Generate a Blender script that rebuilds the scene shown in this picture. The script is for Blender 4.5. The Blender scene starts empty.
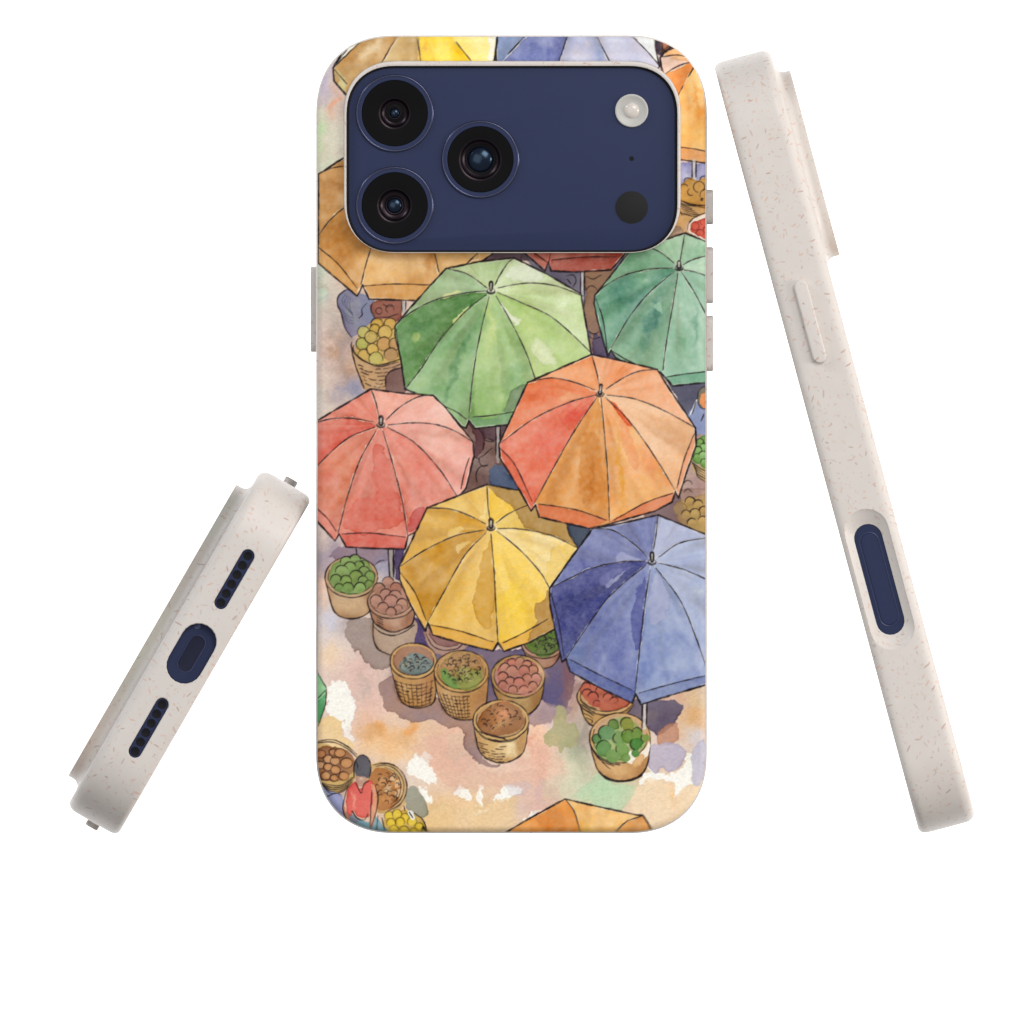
# ---------------------------------------------------------------- the printed picture (pigment colours of the artwork on the case)
import numpy as np
SS = 2                                   # samples per 0.2 mm of print
PX0, PY0, PX1, PY1 = 310, 29, 712, 839   # extent of the print sheet in fifths of a millimetre
PW, PH = (PX1-PX0)*SS, (PY1-PY0)*SS
rng = np.random.RandomState(11)
YY, XX = np.mgrid[0:PH, 0:PW].astype(np.float32)
XX = PX0 + (XX+.5)/SS; YY = PY0 + (YY+.5)/SS

def lookup(g, u, v):
    h, w = g.shape
    u = np.mod(u, w); v = np.mod(v, h)
    i = np.floor(u).astype(int); j = np.floor(v).astype(int)
    fu = u-i; fv = v-j
    fu = fu*fu*(3-2*fu); fv = fv*fv*(3-2*fv)
    i %= w; j %= h; i1 = (i+1) % w; j1 = (j+1) % h
    return (g[j, i]*(1-fu)+g[j, i1]*fu)*(1-fv)+(g[j1, i]*(1-fu)+g[j1, i1]*fu)*fv

def fbm(cell, octv, seed, sx=1.0, sy=1.0):
    r = np.random.RandomState(seed); out = np.zeros((PH, PW), np.float32); a = 1.0; s = 0
    for o in range(octv):
        g = r.rand(97, 89).astype(np.float32)*2-1
        out += a*lookup(g, XX/(cell*sx)+o*13.7, YY/(cell*sy)+o*7.1); s += a*a; a *= .55; cell *= .5
    return out/(np.sqrt(s)*.42)          # about unit deviation

WX, WY = fbm(14, 4, 1), fbm(14, 4, 2)
FX, FY = fbm(3.2, 2, 3), fbm(3.2, 2, 4)
BLOOMS = [fbm(c, 5, 20+k) for k, c in enumerate((46, 34, 26, 60, 20))]
TOOTH = fbm(1.5, 2, 40, 1.4, .9)
GRAN = fbm(1.1, 1, 41)
MOTT = fbm(4, 3, 43)
CAN = np.ones((PH, PW, 3), np.float32)*np.array((240, 236, 228), np.float32)/255
_bn = [0]

def c3(c): return np.array(c, np.float32)/255
def box(pts, pad):
    p = np.asarray(pts, float)
    x0 = int(max(0, (p[:, 0].min()-pad-PX0)*SS)); x1 = int(min(PW, (p[:, 0].max()+pad-PX0)*SS+1))
    y0 = int(max(0, (p[:, 1].min()-pad-PY0)*SS)); y1 = int(min(PH, (p[:, 1].max()+pad-PY0)*SS+1))
    if x1 <= x0 or y1 <= y0: return None
    return (slice(y0, y1), slice(x0, x1))

def curve(pts, closed=False, n=6):
    p = np.asarray(pts, float)
    if len(p) < 3: return p
    q = np.vstack([p[-1], p, p[0], p[1]]) if closed else np.vstack([2*p[0]-p[1], p, 2*p[-1]-p[-2]])
    out = []
    for i in range(1, len(q)-2):
        a, b, c, d = q[i-1], q[i], q[i+1], q[i+2]
        for k in range(n):
            t = k/n
            out.append(.5*((2*b)+(c-a)*t+(2*a-5*b+4*c-d)*t*t+(3*b-a-3*c+d)*t**3))
    if not closed: out.append(p[-1])
    return np.array(out)

def segdist(X, Y, a, b):
    dx, dy = b[0]-a[0], b[1]-a[1]; L = dx*dx+dy*dy+1e-9
    t = np.clip(((X-a[0])*dx+(Y-a[1])*dy)/L, 0, 1)
    return (X-a[0]-t*dx)**2+(Y-a[1]-t*dy)**2, t

def sdf(pts, X, Y):
    p = np.asarray(pts, float); n = len(p)
    d = np.full(X.shape, 1e9, np.float32); ins = np.zeros(X.shape, bool)
    for i in range(n):
        a, b = p[i], p[(i+1) % n]
        e, _ = segdist(X, Y, a, b); d = np.minimum(d, e)
        if a[1] != b[1]:
            c = ((a[1] > Y) != (b[1] > Y)) & (X < (b[0]-a[0])*(Y-a[1])/(b[1]-a[1])+a[0])
            ins ^= c
    d = np.sqrt(d)
    return np.where(ins, -d, d)

def blend(s, col, al, mul=False):
    al = np.clip(al, 0, 1)[..., None]
    if mul: CAN[s] = CAN[s]*(1-al+al*col)
    else: CAN[s] = CAN[s]*(1-al)+col*al

def wash(pts, col, a=.95, wob=1.2, edge=.16, var=.10, soft=.7, col2=None, smooth=True, mul=False, inset=0.0, fine=.35):
    """a patch of watercolour: wobbling outline, pigment gathered at the edge, blooms inside"""
    if smooth: pts = curve(pts, True, 5)
    s = box(pts, wob*3+soft+2)
    if s is None: return
    _bn[0] += 1; B = BLOOMS[_bn[0] % 5][s]; B2 = BLOOMS[(_bn[0]+2) % 5][s]
    X = XX[s]+WX[s]*wob+FX[s]*fine; Y = YY[s]+WY[s]*wob+FY[s]*fine
    d = sdf(pts, X, Y)+inset
    m = np.clip(.5-d/soft, 0, 1); m = m*m*(3-2*m)
    c = np.broadcast_to(c3(col), d.shape+(3,)).copy()
    if col2 is not None:
        t = np.clip(.5+.55*B, 0, 1)[..., None]; c = c*(1-t)+c3(col2)*t
    dens = 1+var*.55*B2+.03*GRAN[s]
    e = edge*np.exp(np.minimum(d, 0)/1.1)*np.clip(.6+.5*B2, .1, 1.3)
    k = np.clip(dens*.5+.5, .6, 1.3)[..., None]
    c = np.clip(1-(1-c)*k*(1+e[..., None]*1.2), 0, 1)*(1-.45*e[..., None])
    blend(s, c, m*a, mul)

def blob(x, y, rx, ry, col, a=.8, rot=0, pw=2.0, wob=3.0):
    """wet-in-wet bloom with no hard edge"""
    s = box([(x-rx, y-rx), (x+rx, y+rx), (x-ry, y-ry), (x+ry, y+ry)], max(rx, ry)*.9+3)
    if s is None: return
    X = XX[s]+WX[s]*wob-x; Y = YY[s]+WY[s]*wob-y
    cr, sr = np.cos(rot), np.sin(rot)
    u = (X*cr+Y*sr)/rx; v = (-X*sr+Y*cr)/ry
    q = u*u+v*v
    blend(s, c3(col), a*np.exp(-q**(pw/2)))

INK = (36, 29, 33)
_ln = [0]
def line(pts, w=1.1, col=INK, a=.93, smooth=True, taper=.35, wob=.07):
    p = curve(pts, False, 7) if smooth else np.asarray(pts, float)
    s = box(p, w+3)
    if s is None: return
    _ln[0] += 1; ph = _ln[0]*1.37
    X = XX[s]+FX[s]*wob; Y = YY[s]+FY[s]*wob
    best = np.full(X.shape, 1e9, np.float32); tt = np.zeros(X.shape, np.float32)
    n = len(p)-1
    for i in range(n):
        e, t = segdist(X, Y, p[i], p[i+1])
        k = e < best; best = np.where(k, e, best); tt = np.where(k, (i+t)/n, tt)
    L = np.sqrt(((p[1:]-p[:-1])**2).sum(1)).sum()
    ww = w*(1-taper*(2*tt-1)**4)*(1+.22*np.sin(tt*L*.21+ph)+.13*np.sin(tt*L*.53+2*ph))
    al = a*(1-.18*np.clip(FX[s], 0, 2))*(1+.1*np.sin(tt*L*.13+ph*3))
    m = np.clip(ww*.54+.45-np.sqrt(best), 0, 1)
    blend(s, c3(col), m*al)

def ell(cx, cy, rx, ry, a0=0, a1=360, n=18, rot=0):
    t = np.radians(np.linspace(a0, a1, n)); r = np.radians(rot)
    x, y = rx*np.cos(t), ry*np.sin(t)
    return [(cx+u*np.cos(r)-v*np.sin(r), cy+u*np.sin(r)+v*np.cos(r)) for u, v in zip(x, y)]
def ring(cx, cy, r, a0=0, a1=360, w=.9, ry=None, rot=0, a=.8, col=INK):
    line(ell(cx, cy, r, ry or r, a0, a1, max(6, int(abs(a1-a0)/22)), rot), w, a=a, smooth=True, taper=.5, col=col)

def umbrella(apex, sil, ribs, cols, hems=(), hemcol=None, streak=.13, ow=1.6):
    """ribs: in order round the rim, each a curve starting near the apex; cols: the panel between rib k and rib k+1"""
    ax, ay = apex
    hem = hemcol
    s = box(sil, 3)
    d = sdf(sil, XX[s]+FX[s]*.1, YY[s]+FY[s]*.1)
    inside = np.clip(.5-d/.7, 0, 1)
    blend(s, c3((238, 233, 216)), inside)
    keep = CAN[s].copy()
    n = len(ribs)
    for k in range(n):
        if k >= len(cols) or cols[k] is None: continue
        A = [apex]+[tuple(q) for q in curve(ribs[k], False, 4)]
        Bv = [tuple(q) for q in curve(ribs[(k+1) % n], False, 4)]
        ea, eb = np.array(A[-1]), np.array(Bv[-1])
        far = [tuple(ea+(ea-np.array(apex))*.5), tuple((ea+eb)/2+((ea+eb)/2-np.array(apex))*1.1), tuple(eb+(eb-np.array(apex))*.5)]
        cc = cols[k]; c1, c2 = (cc if isinstance(cc[0], (tuple, list)) else (cc, None))
        wash(A+far+Bv[::-1], c1, a=.96, wob=.5, edge=.10, var=.16, soft=.8, col2=c2, smooth=False, inset=.25)
    # radial pleats of pigment
    th = np.arctan2(YY[s]-ay, XX[s]-ax); r = np.hypot(XX[s]-ax, YY[s]-ay)
    g = np.random.RandomState(int(ax)).rand(31, 37).astype(np.float32)*2-1
    st = lookup(g, th*7+WX[s]*.12+20, r/70+3)+.6*lookup(g, th*15+WX[s]*.15+9, r/45+11)
    st = st*np.clip(r/35, 0, 1)
    f = np.clip(st*streak, -.25, .25)[..., None]
    CAN[s] = np.where(f > 0, 1-(1-CAN[s])*(1-f*.9), CAN[s]*(1+f*np.array((.55, .75, 1.0), np.float32)))
    if hem:
        for hl, hc in hem:
            wash(hl, hc, a=.8, wob=.3, edge=.1, var=.1, smooth=False)
    return s, d

def umb_finish(s, d, apex, tip, sil, ribs, hems, base, ow=1.5, gaps=()):
    # nothing may run over the outline
    m = np.zeros((PH, PW, 1), np.float32); m[s] = np.clip(.5-d/.7, 0, 1)[..., None]
    CAN[:] = base*(1-m)+CAN*m
    rim = np.clip(1-np.abs(d+1.2)/.8, 0, 1)*np.clip(.02+.5*BLOOMS[1][s]+.4*BLOOMS[4][s], 0, .75)
    blend(s, c3((243, 238, 224)), rim)
    for r in ribs:
        if len(r) > 1:
            line([(x+1.0, y+.3) for x, y in r], .7, (244, 240, 226), .13)
            line(r, 1.05)
    for h in hems: line(h, 1.05)
    ss = list(sil)+[sil[0]]
    for a, b in zip(ss[:-1], ss[1:]):
        if (a, b) in gaps: continue
        line([a, b], ow, smooth=False, taper=.25)
    if tip:
        ax, ay = apex; tx, ty = tip
        blob(ax, ay-1, 4.2, 4.2, (225, 220, 208), .55, wob=.3)
        line([(tx, ty), (ax, ay-1)], 4.4, (40, 34, 36), .97, smooth=False, taper=0)
        line([(tx, ty+.7), (ax, ay-2)], 1.5, (205, 200, 190), .95, smooth=False, taper=0)
        ring(ax, ay-.3, 4.0, 0, 180, 1.8, ry=2.7)
        ring(ax, ay-.5, 3.6, 180, 360, .8, ry=2.0, a=.5)

def full_umbrella(apex, tip, sil, ribs, cols, hems=(), hemcol=None, extra=None, streak=.13, ow=1.75, draw=None, gaps=(), sat=.95, tint=(1, 1, 1)):
    base = CAN.copy()
    s, d = umbrella(apex, sil, ribs, cols, hems, hemcol, streak)
    if extra: extra()
    mott = (1+.03*MOTT[s]+.022*BLOOMS[4][s]+.03*TOOTH[s])[..., None]
    cur = 1-(1-CAN[s])*mott
    L = (cur*np.array((.3, .59, .11), np.float32)).sum(2, keepdims=True)
    CAN[s] = np.clip((L+(cur-L)*sat)*np.array(tint, np.float32), 0, 1)
    umb_finish(s, d, apex, tip, sil, ribs if draw is None else draw, hems, base, ow, gaps)

def weave(cx, y0, y1, hw0, hw1, rows, kind='dash', seed=0, lean=0.0, x0=-1, x1=1, sag=5.0):
    r = np.random.RandomState(seed)
    for k in range(rows):
        f = (k+.6)/rows; y = y0+(y1-y0)*f; hw = hw0+(hw1-hw0)*f
        u = x0+.06
        while u < x1-.08:
            w = r.uniform(.16, .45) if kind == 'dash' else .17
            v = min(u+w, x1-.05)
            P = [(cx+lean*f+hw*q, y+sag*(1-q*q)-sag*.4+r.uniform(-.4, .4)) for q in (u, (u+v)/2, v)]
            if r.rand() < (.72 if kind == 'dash' else .85): line(P, r.uniform(.75, 1.2), a=.85, col=(58, 42, 38))
            u = v+r.uniform(.03, .2)*(1 if kind == 'dash' else .35)
    if kind == 'grid':
        for q in np.linspace(x0+.12, x1-.15, 8):
            line([(cx+hw0*q, y0+sag*(1-q*q)-1), (cx+lean+(hw1*q), y1+sag*(1-q*q)-3)], .9, a=.72, col=(62, 46, 40))

def basket(cx, cy, rx, ry, body, bcol, incol, crect, ccol, ccol2=None, lite=None):
    """rim ellipse, tapering body, heap of goods inside"""
    body = [tuple(q) for q in curve(body, False, 6)]; bcol = tuple(int(q*f) for q, f in zip(bcol, (.98, .95, .93)))
    wash(body, bcol, wob=.35, edge=.14, var=.2, smooth=False, col2=tuple(int(q*f) for q, f in zip(bcol, (.94, .9, .86))))
    bx = [p[0] for p in body]; by = [p[1] for p in body]; h = max(by)-cy
    keep = CAN.copy()
    blob(max(bx)-rx*.28, cy+h*.62, rx*.22, h*.4, tuple(int(q*f) for q, f in zip(bcol, (.82, .72, .66))), .9, wob=1.5)
    blob(min(bx)+rx*.2, cy+h*.55, rx*.14, h*.4, tuple(int(q*f) for q, f in zip(bcol, (.86, .78, .72))), .55, wob=1.5)
    blob(cx, max(by)-2, rx*.7, 3, tuple(int(q*f) for q, f in zip(bcol, (.84, .76, .7))), .5, wob=1)
    bs = box(body, 2); bm = np.zeros((PH, PW, 1), np.float32); bm[bs] = np.clip(.5-sdf(body, XX[bs], YY[bs])/.8, 0, 1)[..., None]
    CAN[:] = keep*(1-bm)+CAN*bm
    if lite: blob(*lite)
    line(body, 1.35, smooth=False)
    wash(ell(cx, cy, rx, ry)[:-1], bcol, wob=.3, edge=.1)
    wash(ell(cx, cy-.6, rx-3, ry-3)[:-1], incol, wob=.3, edge=.12)
    wash(crect, ccol, wob=.5, col2=ccol2, edge=.16, var=.2)
    ring(cx, cy, rx, 0, 360, 1.25, ry=ry)
    ring(cx, cy-.8, rx-3, -10, 200, 1.0, ry=ry-2.8)

def heap(circles, col, jit=7, a=.85, w=1.0, seed=1, arcs=True):
    r = np.random.RandomState(seed)
    for (x, y, q) in sorted(circles, key=lambda t: t[1]):
        q *= 1.12
        cc = tuple(np.clip(np.array(col)+r.randint(-jit, jit+1)+r.randint(-3, 4, 3), 0, 255))
        wash(ell(x, y, q, q*.95, n=10)[:-1], cc, a=a, wob=.3, edge=.1)
        blob(x+q*.2, y+q*.5, q*.75, q*.45, tuple(int(v*.8) for v in cc), .5, wob=.4)
        s0 = r.uniform(165, 200); ring(x, y, q, s0, s0+r.uniform(140, 215), w, a=.92)

def scribbles(cx, cy, rx, ry, n, seed, size=2.6, w=.85):
    r = np.random.RandomState(seed)
    n = int(n*1.5)
    for i in range(n):
        t = i*2.39996+r.uniform(-.3, .3); q = np.sqrt((i+.5)/n)
        x, y = cx+rx*q*np.cos(t), cy+ry*q*np.sin(t)
        ring(x, y, r.uniform(.6, 1)*size, *( lambda s: (s, s+r.uniform(70, 200)))(r.uniform(150, 260)), w*1.15, a=.85)
        if r.rand() < .5: blob(x+1, y+1.5, size*.7, size*.5, (70, 56, 44), .28, wob=.5)
        elif r.rand() < .5: blob(x, y-1.5, size*.7, size*.5, (226, 204, 160), .3, wob=.5)

def paint_print():
    # ---- ground: layered washes
    wash([(300, 20), (720, 20), (720, 850), (300, 850)], (222, 200, 188), a=1, smooth=False, edge=0, var=.5, col2=(212, 188, 176))
    for x, y, rx, ry, c, a in (
        (323, 82, 12, 26, (196, 188, 208), .9), (330, 115, 16, 18, (224, 208, 200), .8), (320, 138, 10, 22, (200, 224, 184), .9),
        (338, 142, 12, 26, (222, 220, 206), .85), (328, 165, 14, 10, (216, 222, 204), .8), (334, 103, 4, 10, (226, 168, 138), .8),
        (320, 290, 9, 26, (184, 214, 192), .9), (332, 300, 12, 22, (198, 192, 182), .8), (326, 345, 14, 40, (212, 194, 188), .8),
        (322, 402, 12, 20, (206, 200, 192), .8), (345, 352, 12, 30, (164, 140, 138), .8), (334, 348, 6, 9, (190, 148, 116), .7),
        (352, 370, 12, 10, (186, 150, 122), .8), (350, 388, 14, 14, (150, 150, 178), .8), (338, 400, 16, 12, (190, 180, 180), .6),
        (330, 560, 16, 18, (162, 150, 166), .8), (322, 585, 10, 20, (222, 190, 172), .8), (330, 622, 16, 14, (196, 198, 216), .9),
        (328, 655, 16, 14, (232, 208, 176), .85), (345, 640, 12, 12, (214, 204, 204), .7), (356, 672, 22, 22, (220, 190, 186), .8),
        (322, 690, 8, 40, (222, 204, 200), .6), (372, 712, 26, 30, (220, 186, 176), .85), (392, 745, 44, 24, (232, 200, 164), .85), (378, 730, 8, 8, (218, 150, 84), .75),
        (410, 727, 9, 7, (216, 152, 88), .75), (385, 742, 20, 12, (228, 188, 146), .7), (455, 745, 26, 34, (226, 184, 162), .85),
        (440, 765, 20, 18, (230, 190, 172), .8), (545, 770, 26, 36, (226, 182, 164), .85), (500, 778, 30, 14, (228, 196, 180), .8),
        (470, 815, 50, 26, (230, 198, 156), .9), (425, 822, 34, 20, (228, 194, 146), .9), (545, 800, 12, 32, (214, 172, 164), .7),
        (535, 735, 12, 26, (234, 196, 172), .8), (545, 712, 14, 8, (212, 196, 196), .6), (572, 765, 18, 24, (224, 222, 198), .75),
        (610, 790, 34, 16, (184, 212, 178), .95), (588, 800, 26, 12, (190, 216, 184), .8), (580, 745, 12, 26, (150, 158, 138), .8),
        (695, 712, 16, 22, (206, 166, 122), .9), (700, 738, 10, 8, (206, 204, 214), .7), (672, 792, 40, 26, (236, 210, 178), .9),
        (690, 815, 34, 24, (236, 212, 182), .9), (640, 822, 24, 20, (236, 214, 186), .9), (676, 797, 5, 12, (222, 168, 112), .7),
        (672, 690, 22, 12, (190, 150, 128), .7)):
        l = c[0]*.3+c[1]*.59+c[2]*.11
        blob(x, y, rx, ry, tuple(min(252, l+(q-l)*1.3+2) for q in c), a)
    # bare paper left between the washes
    for p in ([(327, 690), (333, 682), (344, 684), (355, 700), (353, 711), (350, 730), (352, 741), (346, 737), (341, 720), (328, 712)],
              [(410, 762), (415, 752), (423, 750), (431, 754), (431, 766), (438, 776), (438, 784), (428, 784), (418, 778), (409, 774)],
              [(418, 788), (427, 790), (435, 802), (423, 802)], [(455, 793), (460, 784), (466, 786), (471, 800), (462, 799)], [(478, 787), (481, 787), (484, 803), (477, 804)],
              [(496, 802), (501, 788), (509, 783), (519, 786), (522, 792), (512, 798)], [(474, 813), (480, 809), (488, 807), (484, 811)], [(526, 822), (530, 813), (542, 811)],
              [(650, 768), (665, 772), (680, 768), (690, 755), (693, 778), (706, 785), (690, 782), (678, 795), (668, 778), (652, 782), (640, 784), (648, 772)]):
        wash(p, (244, 243, 239), a=.95, wob=1.4, edge=0, var=.02, fine=.8)
    wash([(317, 722), (328, 714), (340, 720), (342, 734), (353, 746), (340, 752), (317, 748)], (234, 200, 140), a=.85, wob=1.2)
    wash([(646, 782), (655, 778), (664, 783), (672, 795), (690, 782), (706, 788), (706, 838), (640, 838), (630, 800)], (238, 213, 182), a=.75, wob=1.6, edge=.08)
    wash([(580, 786), (600, 778), (628, 784), (638, 790), (636, 798), (622, 808), (590, 804), (570, 796)], (184, 212, 178), a=.6, wob=2, edge=.08)
    wash([(430, 806), (470, 806), (512, 798), (520, 812), (505, 834), (425, 834)], (230, 198, 150), a=.65, wob=1.8, edge=.08)
    wash([(412, 745), (455, 732), (470, 750), (480, 768), (500, 775), (540, 772), (560, 800), (540, 815), (525, 800), (520, 786), (500, 786), (470, 788), (445, 782), (432, 764)], (222, 178, 158), a=.45, wob=2, edge=.08)
    r = np.random.RandomState(5)
    for k in range(46):
        x, y = r.uniform(318, 704), r.uniform(655, 836)
        c = [(222, 166, 146), (232, 190, 142), (214, 178, 182), (190, 178, 198), (196, 212, 186), (238, 214, 190)][r.randint(6)]
        q = r.uniform(7, 17)
        if r.rand() < .45: wash([(x+q*r.uniform(.6, 1.2)*np.cos(t), y+q*r.uniform(.5, 1.1)*np.sin(t)) for t in np.linspace(0, 5.6, 8)], c, a=r.uniform(.12, .3), wob=2.2, edge=.1, soft=1.6)
        else: blob(x, y, q*1.3, q, c, r.uniform(.15, .4), rot=r.uniform(0, 3), wob=5)
    for k in range(16):
        x, y = r.uniform(318, 350), r.uniform(270, 410)
        blob(x, y, r.uniform(5, 12), r.uniform(5, 12), [(176, 150, 140), (204, 190, 182), (160, 158, 178), (206, 178, 160)][r.randint(4)], r.uniform(.15, .4), wob=4)
    for x, y, rx, ry, c, a in ((334, 318, 10, 14, (186, 178, 170), .6), (340, 345, 9, 18, (164, 146, 140), .7), (345, 372, 10, 12, (168, 142, 128), .6), (352, 392, 14, 10, (142, 140, 162), .7), (332, 378, 9, 14, (206, 182, 172), .6),
        (324, 556, 12, 14, (158, 146, 160), .7), (388, 560, 14, 16, (140, 130, 158), .7), (330, 605, 12, 10, (214, 180, 160), .5), (350, 628, 12, 10, (168, 154, 156), .6), (362, 676, 10, 14, (206, 172, 164), .6), (340, 668, 10, 12, (226, 200, 190), .6),
        (560, 720, 16, 10, (196, 164, 158), .6), (590, 725, 8, 20, (168, 146, 136), .6), (372, 728, 16, 8, (216, 164, 112), .45), (455, 752, 18, 14, (214, 170, 152), .5), (535, 760, 14, 12, (220, 168, 150), .5)):
        blob(x, y, rx, ry, c, a, wob=4)
    # shadows and stains round the baskets
    wash([(347, 628), (356, 618), (374, 620), (376, 642), (384, 652), (392, 658), (380, 668), (364, 662), (354, 650), (347, 642)], (152, 134, 128), a=.8, wob=1.4, edge=.25)
    wash([(382, 682), (396, 676), (402, 700), (436, 700), (450, 712), (482, 716), (476, 738), (482, 758), (498, 764), (488, 768), (472, 760), (464, 744), (463, 729), (446, 726), (432, 719), (415, 723), (399, 716), (386, 708)], (160, 124, 112), a=.82, wob=1.3, edge=.25, col2=(146, 122, 128))
    wash([(405, 640), (430, 640), (500, 650), (560, 640), (575, 668), (566, 708), (550, 706), (540, 700), (520, 720), (470, 700), (440, 690), (420, 660)], (98, 88, 124), a=.92, wob=1, edge=.15, col2=(112, 96, 120))
    blob(556, 690, 10, 18, (92, 88, 136), .7); blob(568, 680, 8, 20, (130, 84, 90), .75); blob(548, 716, 12, 8, (170, 142, 148), .7); blob(575, 705, 10, 14, (176, 136, 122), .7)
    wash([(535, 700), (548, 702), (560, 706), (572, 706), (568, 712), (550, 724), (532, 726), (524, 718)], (160, 132, 138), a=.7, wob=1.2, edge=.2)
    wash([(543, 737), (552, 728), (557, 706), (563, 706), (568, 722), (576, 722), (580, 742), (572, 748), (566, 746), (563, 752), (558, 746), (550, 748), (544, 744)], (166, 164, 118), a=.85, wob=.9, edge=.22, col2=(186, 172, 120))
    wash([(600, 700), (650, 700), (668, 700), (680, 703), (682, 712), (674, 724), (666, 731), (655, 735), (640, 720), (620, 712)], (110, 96, 108), a=.92, wob=.9, edge=.2, col2=(98, 88, 112))
    wash([(658, 733), (666, 726), (676, 722), (680, 732), (672, 744), (660, 744)], (192, 136, 110), a=.8, wob=1.1, edge=.15)
    wash([(648, 748), (664, 742), (680, 745), (686, 754), (680, 766), (669, 771), (661, 767), (655, 772), (648, 766)], (186, 178, 202), a=.85, wob=.8, edge=.22)
    wash([(692, 752), (700, 742), (706, 740), (705, 766), (699, 784), (693, 781)], (190, 188, 212), a=.85, wob=.7, edge=.15)
    wash([(406, 792), (414, 787), (420, 795), (428, 806), (428, 815), (421, 818), (408, 810)], (148, 150, 136), a=.85, wob=.8, edge=.2)
    blob(392, 668, 8, 10, (140, 112, 112), .5); blob(363, 690, 6, 12, (180, 172, 166), .5); blob(372, 735, 12, 8, (214, 160, 104), .5); blob(405, 738, 12, 8, (212, 160, 108), .45); blob(562, 762, 4, 18, (220, 168, 150), .4); blob(532, 745, 3, 8, (222, 150, 126), .6); blob(586, 735, 6, 24, (150, 140, 128), .5)
    # ---- dark goods glimpsed between the canopies
    wash([(455, 415), (520, 415), (520, 495), (455, 495)], (126, 100, 94), smooth=False, wob=.5, var=.3, col2=(108, 86, 88))
    wash([(468, 420), (484, 428), (484, 445), (480, 455), (474, 455), (473, 436)], (100, 66, 72), a=.85)
    wash([(478, 425), (510, 424), (505, 440), (488, 440)], (94, 72, 82), a=.8)
    wash([(490, 483), (493, 471), (500, 467), (508, 472), (520, 490), (500, 492)], (80, 94, 124), a=.95, edge=.25)
    for p in ([(482, 432), (485, 440), (494, 442), (489, 438)], [(492, 448), (484, 455), (479, 459), (482, 466), (488, 465)], [(487, 465), (480, 467), (476, 474), (477, 482)], [(479, 459), (475, 457)], [(484, 442), (483, 450)]): line(p, .95)
    line([(498, 424), (498, 462)], 3.2, (167, 159, 156), .9, taper=0); line([(495.8, 424), (496, 455)], 1.3); line([(500, 424), (500.2, 440)], 1.5)
    wash([(510, 245), (625, 245), (618, 360), (585, 360), (575, 300), (545, 280)], (112, 108, 126), smooth=False, wob=.5, var=.25, col2=(98, 92, 112))
    wash([(484, 246), (520, 246), (530, 262), (500, 262)], (104, 88, 98), smooth=False)
    wash([(584, 268), (616, 266), (606, 290), (594, 300), (600, 330), (604, 356), (590, 350), (584, 310)], (150, 114, 88), smooth=False, edge=.2, col2=(136, 104, 88))
    wash([(592, 334), (606, 334), (612, 358), (594, 358)], (96, 84, 110), smooth=False)
    for p in ([(586, 276), (593, 279), (601, 275)], [(586, 290), (590, 286), (596, 288), (599, 295)], [(588, 331), (594, 334), (599, 332)], [(588, 336), (594, 339), (600, 337)], [(566, 276), (573, 275), (576, 281), (573, 287)], [(567, 279), (571, 284)]): line(p, .9)
    line([(582.5, 268), (582.5, 306)], 3, (193, 189, 189), .95, taper=0); line([(580.6, 268), (580.6, 302)], 1.4); line([(584.4, 268), (584.4, 306)], 1.5)
    # grey sack, little bowl, gold basket below the brown canopy
    wash([(337, 302), (340, 293), (348, 289), (358, 292), (374, 300), (374, 318), (362, 330), (352, 338), (347, 333), (342, 316)], (122, 128, 158), wob=.4, edge=.22, col2=(132, 124, 152))
    blob(354, 312, 4, 16, (150, 154, 156), .6)
    line([(348, 289), (340, 294), (337, 302), (341, 313), (345, 328), (352, 338)], 1.1)
    for q in (0, 2.6, 5.2, 7.6): line([(346+q*.6, 294+q*.4), (342+q, 300+q*.7), (346+q*.7, 308+q*.6), (353, 313+q*.4)], .75, (70, 78, 96), .7)
    for q in (0, 3, 6): line([(342+q*.4, 310+q), (348, 316+q), (354, 318+q)], .7, (70, 78, 96), .65)
    line([(367, 303), (362, 309), (362, 315), (359, 318)], 1)
    wash([(371, 310), (374, 301), (401, 299), (403, 310), (397, 321), (378, 321)], (150, 94, 80), wob=.4, edge=.22)
    ring(379, 311, 3.2, w=.9); ring(390, 309, 4, 120, 380, .9); line([(372, 304), (371, 311), (376, 320)], 1); line([(383, 304), (388, 307), (393, 306)], .9); line([(377, 317), (388, 317), (398, 314)], .8)
    line([(403.5, 297), (403.5, 312)], 3.4, (182, 176, 172), .95, taper=0); line([(401.5, 299), (402, 312)], 1); line([(406, 299), (405.5, 310)], 1)
    wash([(351, 345), (353, 356), (358, 372), (366, 390), (406, 390), (402, 352), (385, 363), (368, 361)], (192, 152, 108), wob=.4, col2=(176, 136, 104))
    wash([(356, 352), (357, 340), (362, 329), (372, 322), (383, 319), (396, 321), (402, 335), (402, 358), (387, 364), (370, 362), (358, 356)], (202, 168, 92), wob=.3)
    for x, y, q, c in ((377, 324, 6, (206, 168, 88)), (390, 324, 6, (204, 164, 88)), (363.5, 332, 6, (186, 176, 100)), (375, 329, 5, (200, 168, 88)), (385, 332.5, 7, (206, 172, 92)), (362, 344, 6, (178, 176, 96)), (371, 337, 6.3, (190, 164, 90)), (384, 344, 7, (196, 150, 92)), (395, 344, 6, (190, 146, 96)), (364, 355, 6, (200, 166, 92)), (391, 355, 7, (176, 136, 92)), (372.5, 349.5, 5.8, (206, 172, 88)), (376, 359, 7, (188, 176, 96))):
        wash(ell(x, y, q, q*.95, n=11)[:-1], c, a=.9, wob=.25, edge=.16); ring(x, y, q, 150 if y > 352 else 0, 375 if y > 352 else 360, .95)
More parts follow.
